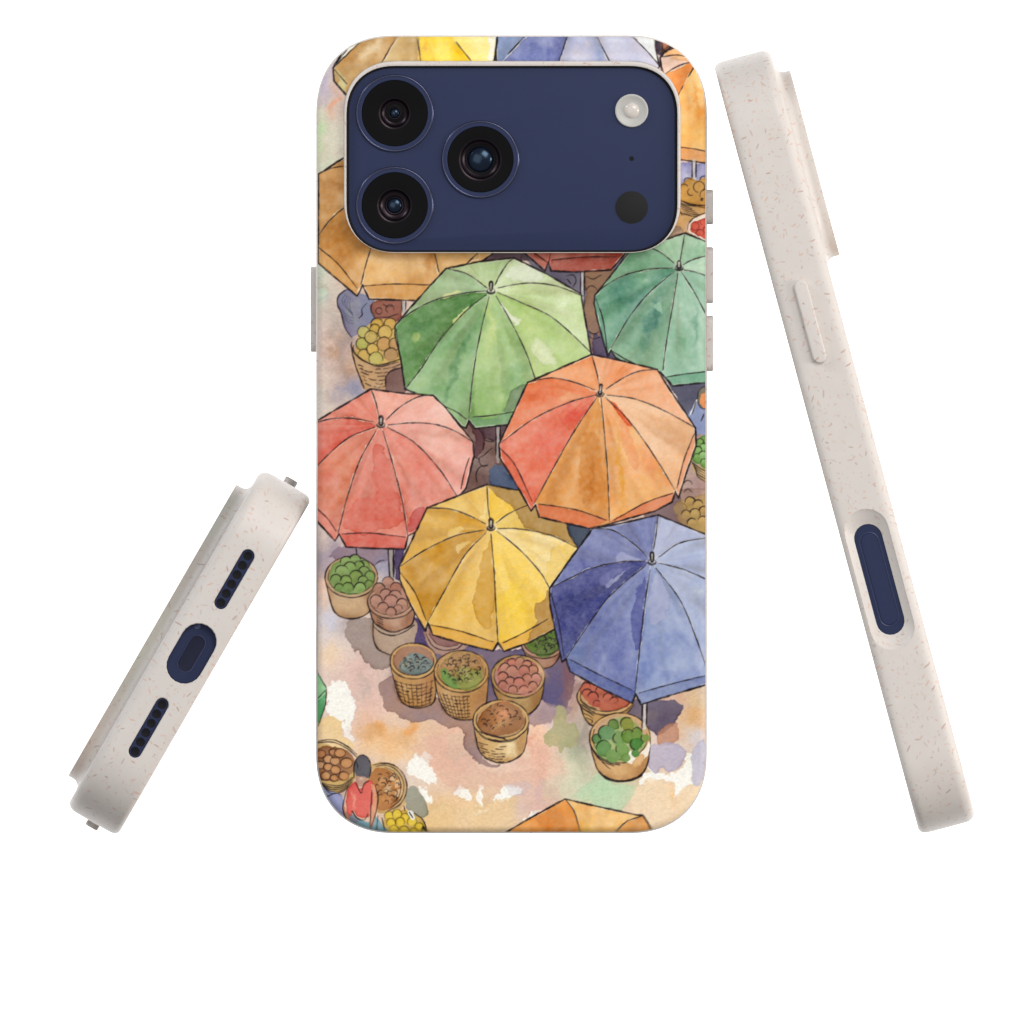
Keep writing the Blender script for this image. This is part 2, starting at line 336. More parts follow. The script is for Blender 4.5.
    line([(352, 342), (351, 347), (356, 355), (366, 362), (378, 365), (392, 362), (400, 359)], 1.2); line([(354, 345), (353, 349), (358, 356), (370, 364), (380, 366.5), (398, 362)], .9)
    line([(351, 345), (355, 364), (364, 388)], 1.3); weave(379, 364, 386, 23, 14, 6, seed=5)
    wash([(386, 388), (386, 377), (392, 370), (402, 368), (406, 392), (388, 392)], (126, 96, 92), wob=.3); line([(386, 386), (386, 377), (391, 371), (401, 368)], 1.05)
    line([(375, 390), (381, 382)], 1, (210, 200, 180))
    # ---- right edge under the dark green canopy
    wash([(668, 378), (712, 378), (712, 432), (696, 432), (680, 405)], (82, 82, 104), smooth=False, var=.25)
    wash([(688, 416), (694, 406), (700, 400), (712, 400), (712, 442), (696, 440)], (140, 152, 192), wob=.4, edge=.2)
    wash(ell(704, 398, 7, 11)[:-1], (124, 114, 98), wob=.3, edge=.25); wash(ell(704.5, 401, 4.6, 7)[:-1], (226, 140, 84), wob=.3)
    ring(704, 398, 6.5, 60, 300, 1, ry=11); line([(697, 400), (693, 409), (690, 415)], 1.6, (225, 225, 228)); line([(696, 402), (692, 414)], 1); line([(704, 414), (701, 421)], 1.2)
    wash([(690, 436), (712, 436), (712, 480), (690, 500), (680, 490), (690, 455)], (186, 158, 148), smooth=False, col2=(170, 140, 136))
    wash([(692, 458), (698, 439), (712, 437), (712, 470), (700, 465)], (118, 160, 88), wob=.4, edge=.2)
    heap([(700, 442, 3.2), (704, 447, 3.4), (698, 450, 3.2), (703, 455, 3.6), (697, 457, 3), (704, 462, 3)], (140, 182, 108), seed=8)
    wash([(691, 461), (699, 466), (712, 472), (712, 484), (704, 481), (695, 472)], (206, 176, 122), wob=.3)
    for q in range(5): line([(691+q*1.2, 461+q*2.4), (698, 467+q*2.4), (707, 472+q*2.6)], .9)
    wash([(672, 490), (712, 484), (712, 540), (690, 535), (670, 515)], (150, 120, 118), smooth=False, var=.3, col2=(166, 134, 124))
    ring(688, 485, 4.5, 190, 350, .95); line([(684, 492), (688, 489), (692, 492)], .8)
    wash([(673, 522), (676, 510), (684, 502), (692, 497), (700, 499), (712, 496), (712, 538), (690, 533)], (178, 146, 90), wob=.6, edge=.2)
    heap([(682, 508, 4.2), (690, 502, 4.6), (698, 505, 4.6), (704, 511, 4.4), (686, 515, 4.4), (695, 514, 4.8), (679, 518, 4), (703, 521, 4.4), (692, 523, 4.2), (684, 524, 3.6)], (186, 152, 92), seed=4)
    wash([(636, 500), (680, 494), (694, 540), (650, 530)], (124, 98, 102), smooth=False, wob=.4); wash([(674, 508), (690, 497), (712, 496), (712, 540), (690, 535)], (178, 146, 90), wob=.6, a=.6)
    heap([(690, 502, 4.6), (698, 505, 4.6), (704, 511, 4.4), (686, 515, 4.4), (695, 514, 4.8), (703, 521, 4.4), (692, 523, 4.2)], (186, 152, 92), seed=5)
    wash([(474, 248), (524, 248), (520, 266), (466, 266)], (108, 88, 98), smooth=False, wob=.3)
    # ---- brown-orange canopy behind the camera
    W = 238, 233, 216
    sil = [(318.5, 174), (345, 157), (400, 150), (480, 180), (500, 240), (492, 254), (470, 270), (424, 301), (369, 299), (362.5, 285), (360, 291), (357, 296), (318, 263)]
    def exD():
        blob(428, 262, 6, 14, (192, 120, 52), .6); blob(335, 250, 10, 12, (188, 120, 52), .5); blob(390, 292, 22, 5, (206, 140, 74), .6); blob(330, 190, 8, 16, (190, 124, 60), .5); blob(400, 272, 16, 8, (234, 184, 116), .6)
        blob(366, 262, 6, 12, (232, 178, 108), .5)
    full_umbrella((408, 205), None, sil, [[(400, 200), (345, 207), (330, 220), (318, 236)], [(400, 215), (372, 245), (361, 285)], [(420, 215), (434, 250), (439, 275)], [(425, 210), (478, 253), (466, 264)], [(430, 190), (500, 235)], [(400, 180), (400, 150)], [(390, 185), (345, 160), (318, 174)]],
                  [((216, 156, 88), (204, 142, 74)), ((228, 176, 108), (216, 156, 88)), ((236, 188, 122), (224, 170, 100)), (228, 170, 100), (210, 150, 84), (214, 154, 86), ((216, 158, 92), (206, 146, 80))],
                  hems=[[(318, 247), (338, 264), (357, 288)], [(364, 286), (395, 284), (430, 285)], [(321, 173), (332, 168), (346, 166)]],
                  hemcol=[([(364, 286), (395, 284.5), (432, 285.5), (424, 301), (369, 299)], (214, 158, 94)), ([(318, 247), (338, 264), (358, 285), (357, 296), (318, 263)], (212, 154, 86))],
                  extra=exD, draw=[[(346, 206), (330, 220), (318, 236)], [(371, 248), (366, 264), (361, 284)], [(434, 250), (439, 272)], [(479, 252), (466, 264)]])
    # ---- red canopy behind the camera
    full_umbrella((590, 190), None, [(519, 248), (545, 271), (548.5, 262), (551, 271), (576, 272), (611, 270), (630, 248)],
                  [[(560, 210), (532, 250), (548, 264)], [(590, 220), (622, 252), (616, 262)]], [((198, 100, 82), (186, 86, 72)), None],
                  hems=[[(552, 260), (585, 257), (616, 257)], [(533, 252), (547, 262)]], hemcol=[([(519, 248), (533, 252), (548, 263), (545, 271)], (184, 88, 74)), ([(551, 260), (585, 257.5), (622, 257), (611, 270), (576, 272), (551, 271)], (176, 92, 80))], draw=[[(551, 252), (549, 262)]])
    # ---- three canopies at the top edge
    full_umbrella((420, -20), None, [(333, 68), (343, 51), (360, 28), (500, 28), (496.5, 43), (495, 56), (493, 70), (420, 90), (352, 100), (347, 96), (334, 81)],
                  [[(400, 10), (357, 44), (333, 68)], [(405, 10), (398, 35), (380, 66)], [(415, 10), (417, 35), (421, 75)], [(430, 10), (456, 42), (478, 70)], [(440, 5), (490, 34), (500, 60)]],
                  [((208, 168, 108), (196, 146, 84)), ((206, 172, 114), (198, 160, 100)), ((252, 212, 56), (246, 200, 44)), ((246, 220, 112), (250, 226, 130)), None],
                  extra=lambda: (blob(372, 48, 6, 22, (232, 208, 168), .85, rot=.6), blob(424, 50, 2.5, 16, (236, 178, 60), .8), blob(440, 46, 4, 14, (255, 226, 110), .6, rot=-.6), wash([(340, 80), (336, 70), (346, 80), (345, 92), (338, 86)], (220, 212, 150), a=.8, wob=.4), blob(347, 88, 3, 6, (206, 150, 80), .7), wash([(488, 36), (495, 42), (493, 60), (488, 58), (490, 46)], (240, 238, 226), a=.9, wob=.3)),
                  draw=[[(333, 68), (357, 45), (368, 36)], [(398, 35), (390, 48), (381, 64)], [(417, 34), (421, 64)], [(456, 42), (472, 62)]], hems=[[(333, 68), (340, 76), (347, 84)], [(333, 68), (345, 52), (352, 42)]], gaps=())
    full_umbrella((580, -30), None, [(498, 28), (654, 28), (656, 50), (659.5, 67), (656, 70), (600, 85), (497, 75), (496, 52)],
                  [[(540, 10), (526, 36), (500, 64)], [(560, 10), (568, 35), (556, 70)], [(585, 10), (597, 37), (612, 68)], [(600, 10), (631, 35), (659, 66)], [(640, 10), (652, 36), (659.5, 67)], [(500, 10), (498, 28), (496, 64)]],
                  [((114, 124, 184), (138, 146, 196)), ((160, 172, 214), (176, 180, 214)), ((188, 190, 218), (196, 186, 206)), (222, 224, 228), None, ((150, 166, 206), (128, 148, 196))],
                  extra=lambda: (blob(555, 50, 4, 12, (96, 104, 172), .7), blob(600, 55, 6, 8, (120, 146, 200), .6), blob(580, 50, 8, 6, (206, 196, 206), .6)),
                  draw=[[(526, 35), (508, 54)], [(568, 34), (558, 64)], [(596, 35), (611, 64)], [(631, 35), (646, 50), (659, 65)]])
    wash([(653, 30), (665, 33), (676, 44), (668, 54), (660, 56), (655, 44)], (112, 94, 112), wob=.3); wash([(661, 40), (670, 41), (672, 47), (663, 51)], (176, 112, 82), wob=.4)
    for q in range(5): line([(654+q*2.0, 37+q*.8), (658+q*1.2, 54-q*.8)], .9)
    line([(660, 54), (667, 50), (672, 46), (678, 45)], 1.6); line([(662, 51), (670, 45)], 1)
    full_umbrella((720, 20), None, [(660, 58), (664, 53), (677, 46), (712, 50), (712, 164), (694, 161.5), (676, 159), (664, 76), (661, 66)],
                  [[(712, 40), (694, 60), (665, 74)], [(712, 60), (694, 67), (678, 96)], [(720, 60), (716, 164)], [(712, 30), (690, 57), (664, 54)]],
                  [((236, 152, 82), (226, 136, 66)), ((242, 188, 106), (240, 176, 92)), None, ((226, 194, 184), (228, 190, 170))],
                  hems=[[(676, 147), (692, 148.5), (709, 152)]], hemcol=[([(676, 147), (692, 148.5), (712, 152), (712, 164), (676, 160)], (222, 150, 92)), ([(664, 53), (677, 46), (692, 58), (668, 56)], (240, 162, 92)), ([(668, 58), (680, 56), (692, 60), (690, 62)], (226, 168, 116))],
                  extra=lambda: (blob(697, 104, 3.2, 22, (234, 150, 62), .8), blob(676, 82, 6, 10, (232, 138, 66), .6), blob(690, 135, 12, 8, (246, 200, 120), .6)),
                  draw=[[(665, 74), (678, 66), (694, 61)], [(694, 67), (688, 77)], [(683, 86), (678, 96)], [(662, 57), (676, 55), (690, 57)]])
    wash([(676, 161), (712, 163), (712, 184), (676, 190)], (130, 132, 184), smooth=False, col2=(160, 160, 200)); blob(682, 176, 5, 6, (200, 200, 214), .7)
    line([(694, 161), (694, 182)], 3.4, (200, 199, 202), .95, taper=0); line([(692.2, 161), (692.2, 178)], 1.5); line([(696, 161), (696, 177)], 1.5)
    wash([(672, 196), (712, 200), (712, 236), (672, 238)], (206, 164, 106), smooth=False, col2=(196, 150, 92)); wash([(674, 198), (681, 186), (690, 178), (698, 181), (712, 176), (712, 206), (692, 204)], (202, 154, 80), wob=.5, edge=.2, col2=(190, 136, 66))
    for a in ((688, 182, 4, 180, 330), (699, 187, 5.5, 100, 400), (691, 192, 3.5, 60, 250), (706, 195, 6, 160, 300), (684, 188, 4, 200, 340), (704, 180, 4, 180, 330)): ring(*a, .95)
    ring(702, 199.5, .9, w=1.4)
    line([(676, 197), (684, 202), (694, 205), (709, 205.5)], 1.5); line([(676, 200), (686, 205), (709, 208)], .9)
    for q in range(5): line([(680+q, 204+q*2.3), (687+q, 207+q*2.2), (692+q*2.5, 209+q*2)], .75)
    for q in range(5): line([(679+q*2.3, 211+q), (682+q*2, 215)], .8)
    wash([(686, 231), (690, 221), (700, 215), (712, 212), (712, 242), (700, 238)], (236, 222, 212), wob=.3); wash([(690, 231), (693, 223), (702, 218), (712, 216), (712, 240), (700, 236)], (214, 96, 78), wob=.4, edge=.2)
    for a in ((695, 226, 4, 60, 400), (700, 233, 3.6, 150, 400), (704, 222, 3.4, 120, 330), (706, 230, 3, 100, 300)): ring(*a, 1, col=(120, 36, 40))
    line([(687, 230), (689, 223), (697, 216), (709, 212)], 1); wash([(666, 240), (676, 226), (684, 232), (680, 238)], (150, 126, 108), wob=.5); blob(683, 232, 4, 3, (214, 176, 150), .7)
    # ---- baskets on the ground
    wash([(330, 556), (345, 545), (395, 545), (398, 556), (385, 562), (360, 565), (340, 562)], (134, 112, 130), a=.8, wob=1); blob(382, 570, 8, 14, (150, 150, 178), .7)
    wash([(396, 546), (408, 546), (400, 582), (394, 578)], (86, 72, 108), smooth=False); wash([(411, 615), (424, 628), (430, 645), (412, 644)], (78, 62, 108), smooth=False)
    line([(390.5, 547), (391.5, 578)], 4.4, (163, 154, 148), .95, taper=0); line([(388.0, 549), (389.6, 577)], 1.5); line([(393.3, 549), (393.7, 577)], 1.8); line([(374, 566), (380, 561), (384, 560)], .9); line([(356, 548), (357, 556)], 1)
    basket(351.5, 577, 26.5, 20.5, [(325, 578), (329, 596), (334, 611), (344, 618), (358, 618), (369, 612), (373, 600), (378, 578)], (194, 164, 128), (176, 150, 122), [(329, 578), (333, 565), (343, 560), (352, 556), (362, 558), (370, 565), (375, 576), (372, 586), (360, 594), (346, 594), (335, 588)], (128, 158, 88), (112, 140, 76), (350, 606, 14, 6, (206, 172, 130), .6))
    heap([(346, 562, 5), (355, 560, 5), (364, 566, 5), (342, 572, 6), (350, 568, 5.5), (359, 566, 4.5), (336, 580, 5), (346, 581, 5), (356, 577, 6), (364, 572, 5), (370, 576, 4.5), (363, 581, 4.5), (348, 588, 5), (360, 588, 5), (339, 588, 4), (369, 584, 3.5)], (130, 158, 88), seed=3)
    wash([(373, 622), (413, 620), (414, 642), (404, 652), (390, 656), (378, 649), (373, 638)], (178, 152, 132), wob=.4, edge=.16); line([(373, 622), (373.5, 638), (378, 649), (390, 655)], 1.4); line([(373, 626), (382, 633), (394, 635.5), (406, 631), (414, 625)], 1.1)
    basket(391, 602, 23.5, 16.5, [(367.5, 600), (372, 618), (378, 626), (392, 632), (404, 629), (413, 622), (415, 602)], (190, 152, 130), (178, 140, 124), [(371, 604), (374, 594), (382, 584), (388, 578), (396, 583), (404, 590), (410, 602), (404, 613), (392, 615), (378, 611)], (180, 130, 112), (170, 120, 106))
    heap([(388, 583, 5.5), (379, 589, 5.5), (396, 588, 5), (386, 595, 5.5), (395, 597, 6), (376, 601, 5.5), (391, 602, 6.5), (402, 604, 5), (383, 608, 5), (391, 612, 4.5), (398, 609, 4)], (182, 132, 114), seed=6)
    for q in range(4): line([(377, 617+q*2.4), (383, 620+q*2.4)], .8)
    wash([(425, 630), (465, 640), (464, 650), (446, 655), (432, 650)], (176, 138, 124), wob=.3); line([(426, 634), (432, 645), (442, 650), (456, 649), (463, 644)], 1); line([(429, 634), (436, 643), (446, 646.5), (458, 645)], .9)
    wash([(430, 626), (460, 640), (456, 645), (440, 645), (432, 638)], (150, 108, 106), wob=.3)
    basket(543, 643, 22, 15.5, [(522, 644), (528, 660), (540, 668), (552, 666), (560, 655), (564, 640)], (186, 146, 124), (150, 124, 94), [(525, 640), (530, 630), (545, 626), (560, 630), (562, 644), (552, 654), (540, 656), (530, 651)], (98, 130, 58), (84, 112, 48))
    scribbles(544, 642, 14, 11, 20, 12, 2.8)
    basket(413.5, 661, 23.5, 18, [(390, 664), (394, 680), (400, 699), (408, 706), (420, 708), (433, 703), (436, 690), (437, 664)], (208, 168, 108), (168, 126, 104), [(398, 668), (403, 659), (412, 653), (424, 655), (432, 664), (428, 672), (416, 676), (404, 673)], (128, 142, 142), (112, 128, 134), (426, 690, 8, 16, (182, 130, 92), .6))
    blob(404, 668, 5, 5, (160, 168, 150), .6); scribbles(415, 664, 14, 8, 16, 14, 2.4); weave(414, 680, 705, 21, 16, 7, 'grid', 3, lean=2)
    basket(518, 676.5, 27, 21.5, [(491, 678), (495, 694), (505, 710), (520, 716), (532, 712), (541, 700), (545, 678)], (188, 156, 102), (196, 158, 126), [(495, 680), (497, 668), (506, 660), (520, 658), (534, 663), (541, 676), (538, 688), (526, 696), (510, 694), (500, 690)], (192, 128, 108), (180, 112, 104), None)
    blob(536, 672, 6, 9, (226, 178, 142), .7)
    heap([(512, 663, 4), (520, 662, 4.4), (505, 668, 4.4), (527, 665, 4.2), (512, 671, 5), (524, 671, 5), (533, 670, 4.4), (503, 677, 4.6), (536, 678, 4.4), (527, 679, 4.6), (519, 683, 5), (510, 682, 4.6), (503, 685, 4), (533, 686, 4), (524, 690, 4.2), (513, 690, 4)], (194, 130, 110), seed=7)
    basket(461.5, 671.5, 27.5, 21, [(434, 674), (437, 692), (442, 706), (450, 716), (463, 720), (480, 717), (486, 704), (489, 674)], (206, 166, 108), (190, 150, 110), [(438, 676), (441, 664), (450, 655), (457, 651), (466, 652), (476, 656), (484, 668), (483, 680), (472, 689), (458, 690), (446, 685)], (150, 142, 78), (168, 134, 84), (480, 705, 6, 12, (188, 140, 104), .6))
    wash([(441, 664), (450, 656), (457, 652), (466, 653), (476, 657), (483, 667), (474, 670), (462, 667), (450, 670)], (180, 136, 94), a=.85, wob=1.2); wash([(440, 672), (446, 668), (454, 676), (462, 688), (452, 688), (445, 684)], (104, 152, 76), a=.8, wob=1.0); wash([(462, 676), (480, 672), (480, 682), (470, 688), (460, 688)], (142, 156, 80), a=.6, wob=1)
    scribbles(462, 670, 19, 14, 30, 15, 2.6); weave(460, 692, 716, 24, 17, 7, 'grid', 5, lean=3, x1=.45)
    basket(501, 720.5, 28, 20.5, [(473, 722), (476, 738), (480, 752), (490, 760), (503, 763), (517, 758), (525, 748), (529, 722)], (216, 182, 122), (186, 146, 104), [(478, 726), (481, 714), (489, 706), (501, 702), (514, 705), (522, 714), (524, 724), (516, 732), (502, 736), (486, 733)], (168, 112, 66), (156, 104, 66), (512, 748, 10, 8, (238, 218, 174), .85))
    blob(501, 712, 6, 7, (228, 154, 114), .85); blob(504, 724, 5, 5, (212, 170, 120), .6); scribbles(500, 718, 20, 13, 16, 16, 2.2); weave(500, 742, 760, 24, 17, 7, 'dash', 6, x1=.3)
    for q in range(14): line([(479+q*1.9, 731+q*.52), (482+q*1.9, 733.5+q*.5)], .8)
    line([(476, 729), (484, 738), (500, 742), (514, 740), (526, 730)], .95)
    blob(578, 684, 8, 9, (150, 116, 112), .8)
    basket(606, 697, 29, 18, [(577, 694), (581, 708), (586, 720), (594, 726), (615, 726), (634, 705)], (204, 168, 110), (196, 160, 116), [(580, 692), (583, 683), (592, 680), (624, 695), (630, 704), (612, 711), (597, 709), (586, 702)], (188, 98, 76), (176, 86, 76))
    heap([(586, 687, 4), (587, 694, 4.4), (593, 697, 4.6), (600, 691, 4), (608, 698, 4.4), (614, 701, 3.6), (597, 704, 3.4)], (190, 98, 78), seed=9)
    for q in range(5): line([(580+q*1.4, 700+q*4.4), (588+q, 706+q*3.6), (596-q, 709+q*3.4)], .95)
    basket(620, 738, 30.5, 25, [(589.5, 740), (593, 756), (598, 770), (608, 778), (624, 781), (640, 776), (648, 762), (650.5, 740)], (216, 176, 122), (200, 164, 128), [(594, 745), (600, 730), (612, 720), (628, 718), (640, 728), (646, 742), (640, 752), (628, 760), (612, 762), (600, 756)], (150, 164, 100), None, (620, 770, 18, 7, (222, 180, 128), .6))
    wash([(624, 758), (630, 750), (634, 756), (642, 752), (649, 742), (649, 752), (640, 764), (628, 762)], (240, 234, 222), wob=.6, edge=0); wash([(632, 762), (640, 754), (645, 760), (636, 768)], (222, 178, 128), wob=.5)
    for x, y, q, c in ((613.5, 725, 5.6, (110, 140, 78)), (627, 724, 6.6, (136, 142, 62)), (606, 733, 7.6, (98, 142, 92)), (597, 739, 5, (100, 142, 88)), (618, 738, 7, (118, 152, 90)), (628, 736, 6.6, (116, 150, 76)), (637, 733, 5.4, (112, 146, 68)), (645, 738, 4, (120, 150, 68)), (604, 748, 7.6, (104, 148, 88)), (622, 749, 7, (122, 158, 88)), (636, 744, 6, (82, 136, 68)), (635, 753, 4, (88, 140, 72)), (613, 756, 6.4, (112, 150, 80)), (625, 757, 4.6, (116, 152, 80))):
        wash(ell(x, y, q, q, n=10)[:-1], c, a=.95, wob=.5, edge=.15)
    for a in ((613.5, 725, 5.6, 170, 340), (627, 724, 6.6, 150, 300), (606, 733, 7.6, 130, 290), (604, 748, 7.6, 170, 300), (628, 736, 6.6, 180, 320), (637, 733, 5.4, 190, 350), (618, 738, 5, 110, 240), (636, 744, 6, 100, 230), (597, 739, 5, 120, 280), (622, 749, 6, 150, 210), (645, 738, 4, 90, 220)): ring(*a, 1.15)
    line([(590, 745), (598, 757), (610, 763), (620, 765)], 1.2); line([(592, 748), (600, 760), (614, 766)], .9); line([(602, 762), (610, 769)], .9); line([(646, 768), (640, 776), (626, 781), (610, 780), (599, 772)], 2.2)
    line([(644.5, 698), (644.5, 728)], 3.6, (206, 199, 193), .95, taper=0); line([(642.4, 703), (642.0, 728)], 1.7, wob=.02); line([(646.9, 703), (646.4, 724)], 1.7, wob=.02)
    # ---- bottom left corner
    wash([(310, 664), (320, 676), (326.5, 688), (326, 696), (324, 710), (318, 722), (310, 728)], (150, 206, 152), smooth=False, wob=.3, col2=(128, 192, 136)); wash([(310, 706), (325, 696), (323, 712), (317, 724), (310, 730)], (98, 172, 116), smooth=False, wob=.4)
    line([(317, 672), (326.5, 688)], 1); line([(326.5, 689), (325, 706), (318, 726)], 1.1); line([(326, 690), (317, 699)], .8)
    wash([(318, 784), (330, 788), (342, 796), (346, 820), (340, 826), (312, 800)], (150, 156, 200), smooth=False, wob=.4); line([(326, 797), (336, 793), (341, 795)], 1)
    wash([(306, 780), (320, 786), (338, 793), (350, 786), (356, 776), (356, 762), (330, 745), (308, 745)], (206, 172, 110), wob=.4)
    wash(ell(330, 764, 25, 18)[:-1], (168, 118, 80), wob=.4, col2=(150, 102, 70))
    for x, y, q in ((321, 754, 4.6), (333, 752, 4), (340, 753, 5.4), (328, 759, 5), (335, 761, 4.8), (346.5, 763, 6), (320, 765, 4.4), (328, 767, 4.6), (335.5, 770, 5), (325.5, 776, 5), (344, 776, 5.2), (334, 778, 4)):
        wash(ell(x, y, q, q*.85, n=10)[:-1], (206, 152, 106) if (int(x) % 3) else (190, 130, 88), a=.9, wob=.5, edge=.18); ring(x, y, q, 0, 360, .9, ry=q*.85)
    for q in (0, 2.4): line([(316, 743-q*.6), (332, 742-q), (346, 748-q), (357, 757-q)], 1)
    for q in range(5): line([(318+q, 785+q*.4-3), (330, 788+q*2-3), (342, 788+q*1.7-3), (352, 779+q*1.8-2)], .85)
    wash([(366, 770), (372, 764), (386, 762), (398, 768), (405, 780), (407, 792), (404, 806), (396, 812), (378, 812), (368, 800)], (204, 164, 108), wob=.4)
    wash([(370, 776), (380, 768), (394, 774), (401, 788), (398, 802), (386, 810), (374, 806)], (194, 132, 78), wob=.4, col2=(178, 116, 66))
    for x, y, q in ((391, 778, 4), (397, 784, 4.4), (387, 789, 4.6), (399, 793, 4), (382, 783, 4), (390, 800, 3.6), (384, 800, 4)):
        wash(ell(x, y, q*.8, q, n=8, rot=25)[:-1], (224, 184, 142) if int(x) % 2 else (206, 146, 94), a=.85, wob=.6)
    scribbles(388, 788, 12, 15, 14, 21, 3); ring(384, 787, 23, -95, 80, 1.2, ry=24); ring(383, 787, 21, -110, 70, 1, ry=22); ring(381.5, 787, 19.5, -80, 60, .8, ry=20); line([(373, 765), (386, 763), (395, 766)], .9); line([(404, 806), (405, 816), (396, 812)], 1)
    wash([(382, 838), (384, 822), (390, 814), (402, 811), (416, 815), (424, 824), (427, 838)], (206, 172, 92), wob=.4)
    for x, y, q in ((389, 816, 4.6), (397, 814, 4.6), (405, 818, 4.6), (391, 823, 4.6), (400, 822, 4.6), (412, 822, 4.6), (394, 830, 4.6), (404, 831, 5), (419, 827, 4.4), (414, 832, 4)):
        wash(ell(x, y, q, q, n=10)[:-1], (228, 196, 66), a=.95, wob=.4, edge=.15); ring(x, y, q, 150, 390, 1, col=(92, 76, 34))
    wash([(408, 813), (412, 811), (415, 818), (412, 820)], (238, 236, 232), wob=.3, edge=0); line([(409, 812), (413, 818)], 1); line([(414, 813), (423, 820), (427, 832)], 1.1); line([(421, 834), (423, 827), (426, 832)], 1.6)
    # the seller
    wash([(346, 812), (354, 818), (368, 822), (374, 816), (380, 822), (386, 838), (340, 838)], (122, 164, 180), wob=.4); wash([(348, 814), (356, 817), (358, 822), (348, 824)], (128, 132, 150), wob=.3)
    wash([(356, 782), (361, 789), (368, 780), (374, 784), (377, 796), (373, 812), (366, 818), (358, 817), (353, 811), (349, 816), (345, 802), (348, 790)], (228, 112, 104), wob=.4, edge=.16, col2=(222, 98, 92)); blob(351, 800, 2.5, 8, (240, 170, 150), .7)
    wash([(371, 784), (376, 788), (377, 800), (376, 816), (370, 830), (370, 812), (373, 800)], (226, 160, 128), wob=.3); wash([(343, 804), (348, 816), (348, 822), (342, 812)], (214, 150, 124), wob=.3)
    wash([(356, 775), (364, 774), (367, 780), (362, 787), (357, 783)], (188, 146, 128), wob=.3); blob(363, 779, 2, 2.5, (226, 200, 186), .7)
    wash([(354, 768), (356, 759), (362, 755), (368, 758), (371, 768), (369, 778), (362, 776), (356, 776)], (88, 88, 98), wob=.4, edge=.2, col2=(74, 74, 86))
    line([(354, 776), (354, 766), (357, 758), (362, 755), (368, 758), (371, 767), (369, 779)], 1.1); line([(356, 783), (361, 793), (364, 784), (369, 781)], .9); line([(348, 786), (344, 800), (343, 810), (347, 820)], 1); line([(375, 786), (378, 797), (376, 812), (370, 830)], 1); line([(372, 790), (371, 806), (370, 826)], .9); line([(352, 811), (357, 818), (364, 820), (368, 814)], 1.1); line([(354, 777), (345, 785)], 1); line([(378, 816), (376, 834)], 1.1); line([(356, 760), (358, 768)], .8); line([(382, 818), (386, 836)], 1.1)
    # ---- orange canopy at the bottom edge
    full_umbrella((590, 900), None, [(500, 836), (530, 818), (565, 799), (600, 807), (637, 815), (643, 815.5), (648, 823), (656, 840), (500, 840)],
                  [[(560, 860), (500, 836)], [(582, 860), (579, 830), (575, 813), (565, 799)], [(600, 860), (612, 835), (628, 821), (642, 816)], [(640, 880), (660, 850)]],
                  [((240, 160, 80), (236, 146, 66)), ((246, 200, 130), (244, 186, 106)), ((240, 180, 112), (238, 170, 100)), None],
                  extra=lambda: (blob(586, 808, 6, 5, (240, 160, 84), .6), blob(590, 830, 10, 5, (246, 186, 60), .7), blob(545, 828, 14, 8, (226, 130, 50), .4)),
                  draw=[[(582, 840), (578, 824), (574, 811), (566, 800)], [(612, 836), (626, 822), (642, 816)]])
    # ---- dark green canopy
    ribs = [[(680, 262), (682, 250), (684.5, 235)], [(683, 265), (692, 260), (712, 254)], [(684, 270), (695, 272), (712, 278)], [(681, 272), (693, 290), (712, 326)], [(678, 273), (672, 310), (666, 345), (663, 370)], [(675, 271), (650, 292), (630, 316), (611, 348)], [(673, 268), (650, 269), (625, 275), (605, 286), (595, 295)], [(674, 263), (660, 252), (646, 246)]]
    full_umbrella((679, 268), (679, 262), [(595, 295), (612, 274), (636, 243), (664, 240), (685, 233), (712, 244), (712, 382), (690, 384), (673, 386), (660, 372), (640, 372), (615, 357), (611, 350), (608, 356), (603, 340), (597, 318), (594, 303)], ribs,
                  [((166, 206, 174), (150, 196, 160)), ((154, 204, 174), (178, 212, 184)), (142, 190, 162), ((134, 184, 154), (142, 190, 160)), ((136, 182, 148), (116, 166, 136)), ((92, 152, 124), (110, 168, 134)), ((118, 172, 134), (136, 186, 150)), ((148, 196, 160), (160, 202, 166))], sat=.88,
                  hems=[[(596, 299), (603, 320), (607, 348)], [(612, 351), (625, 359), (638, 365)], [(666, 377), (685, 374), (710, 371)]],
                  hemcol=[([(664, 377), (685, 374), (712, 371), (712, 382), (690, 384), (673, 386)], (108, 166, 134)), ([(595, 296), (603, 320), (608, 350), (603, 340), (597, 318)], (100, 158, 130))],
                  extra=lambda: (blob(653, 318, 5, 30, (60, 120, 112), .6, rot=.25), blob(625, 300, 14, 16, (58, 116, 104), .5), wash([(640, 281), (645, 277), (648, 279), (644, 283)], (146, 192, 156), a=.9, wob=.4), wash([(654, 307), (659, 302), (662, 304), (662, 313)], (140, 188, 158), a=.9, wob=.4), blob(697, 330, 3, 24, (98, 156, 132), .6)))
    # ---- light green canopy
    ribs = [[(495, 285), (500, 275), (508, 263), (514, 258)], [(498, 288), (515, 284.5), (530, 283), (545, 284), (560, 287), (583, 296)], [(497, 292), (520, 302), (550, 316), (575, 337), (591, 353)], [(496, 296), (510, 320), (525, 350), (535, 378), (545, 410)], [(489, 297), (480, 335), (473, 375), (468.5, 420)], [(486, 295), (465, 312), (440, 340), (420, 370), (406, 388)], [(487, 291), (465, 293), (435, 300), (410, 313), (395, 326)], [(487, 288), (478, 281), (465, 273), (446, 268.5)]]
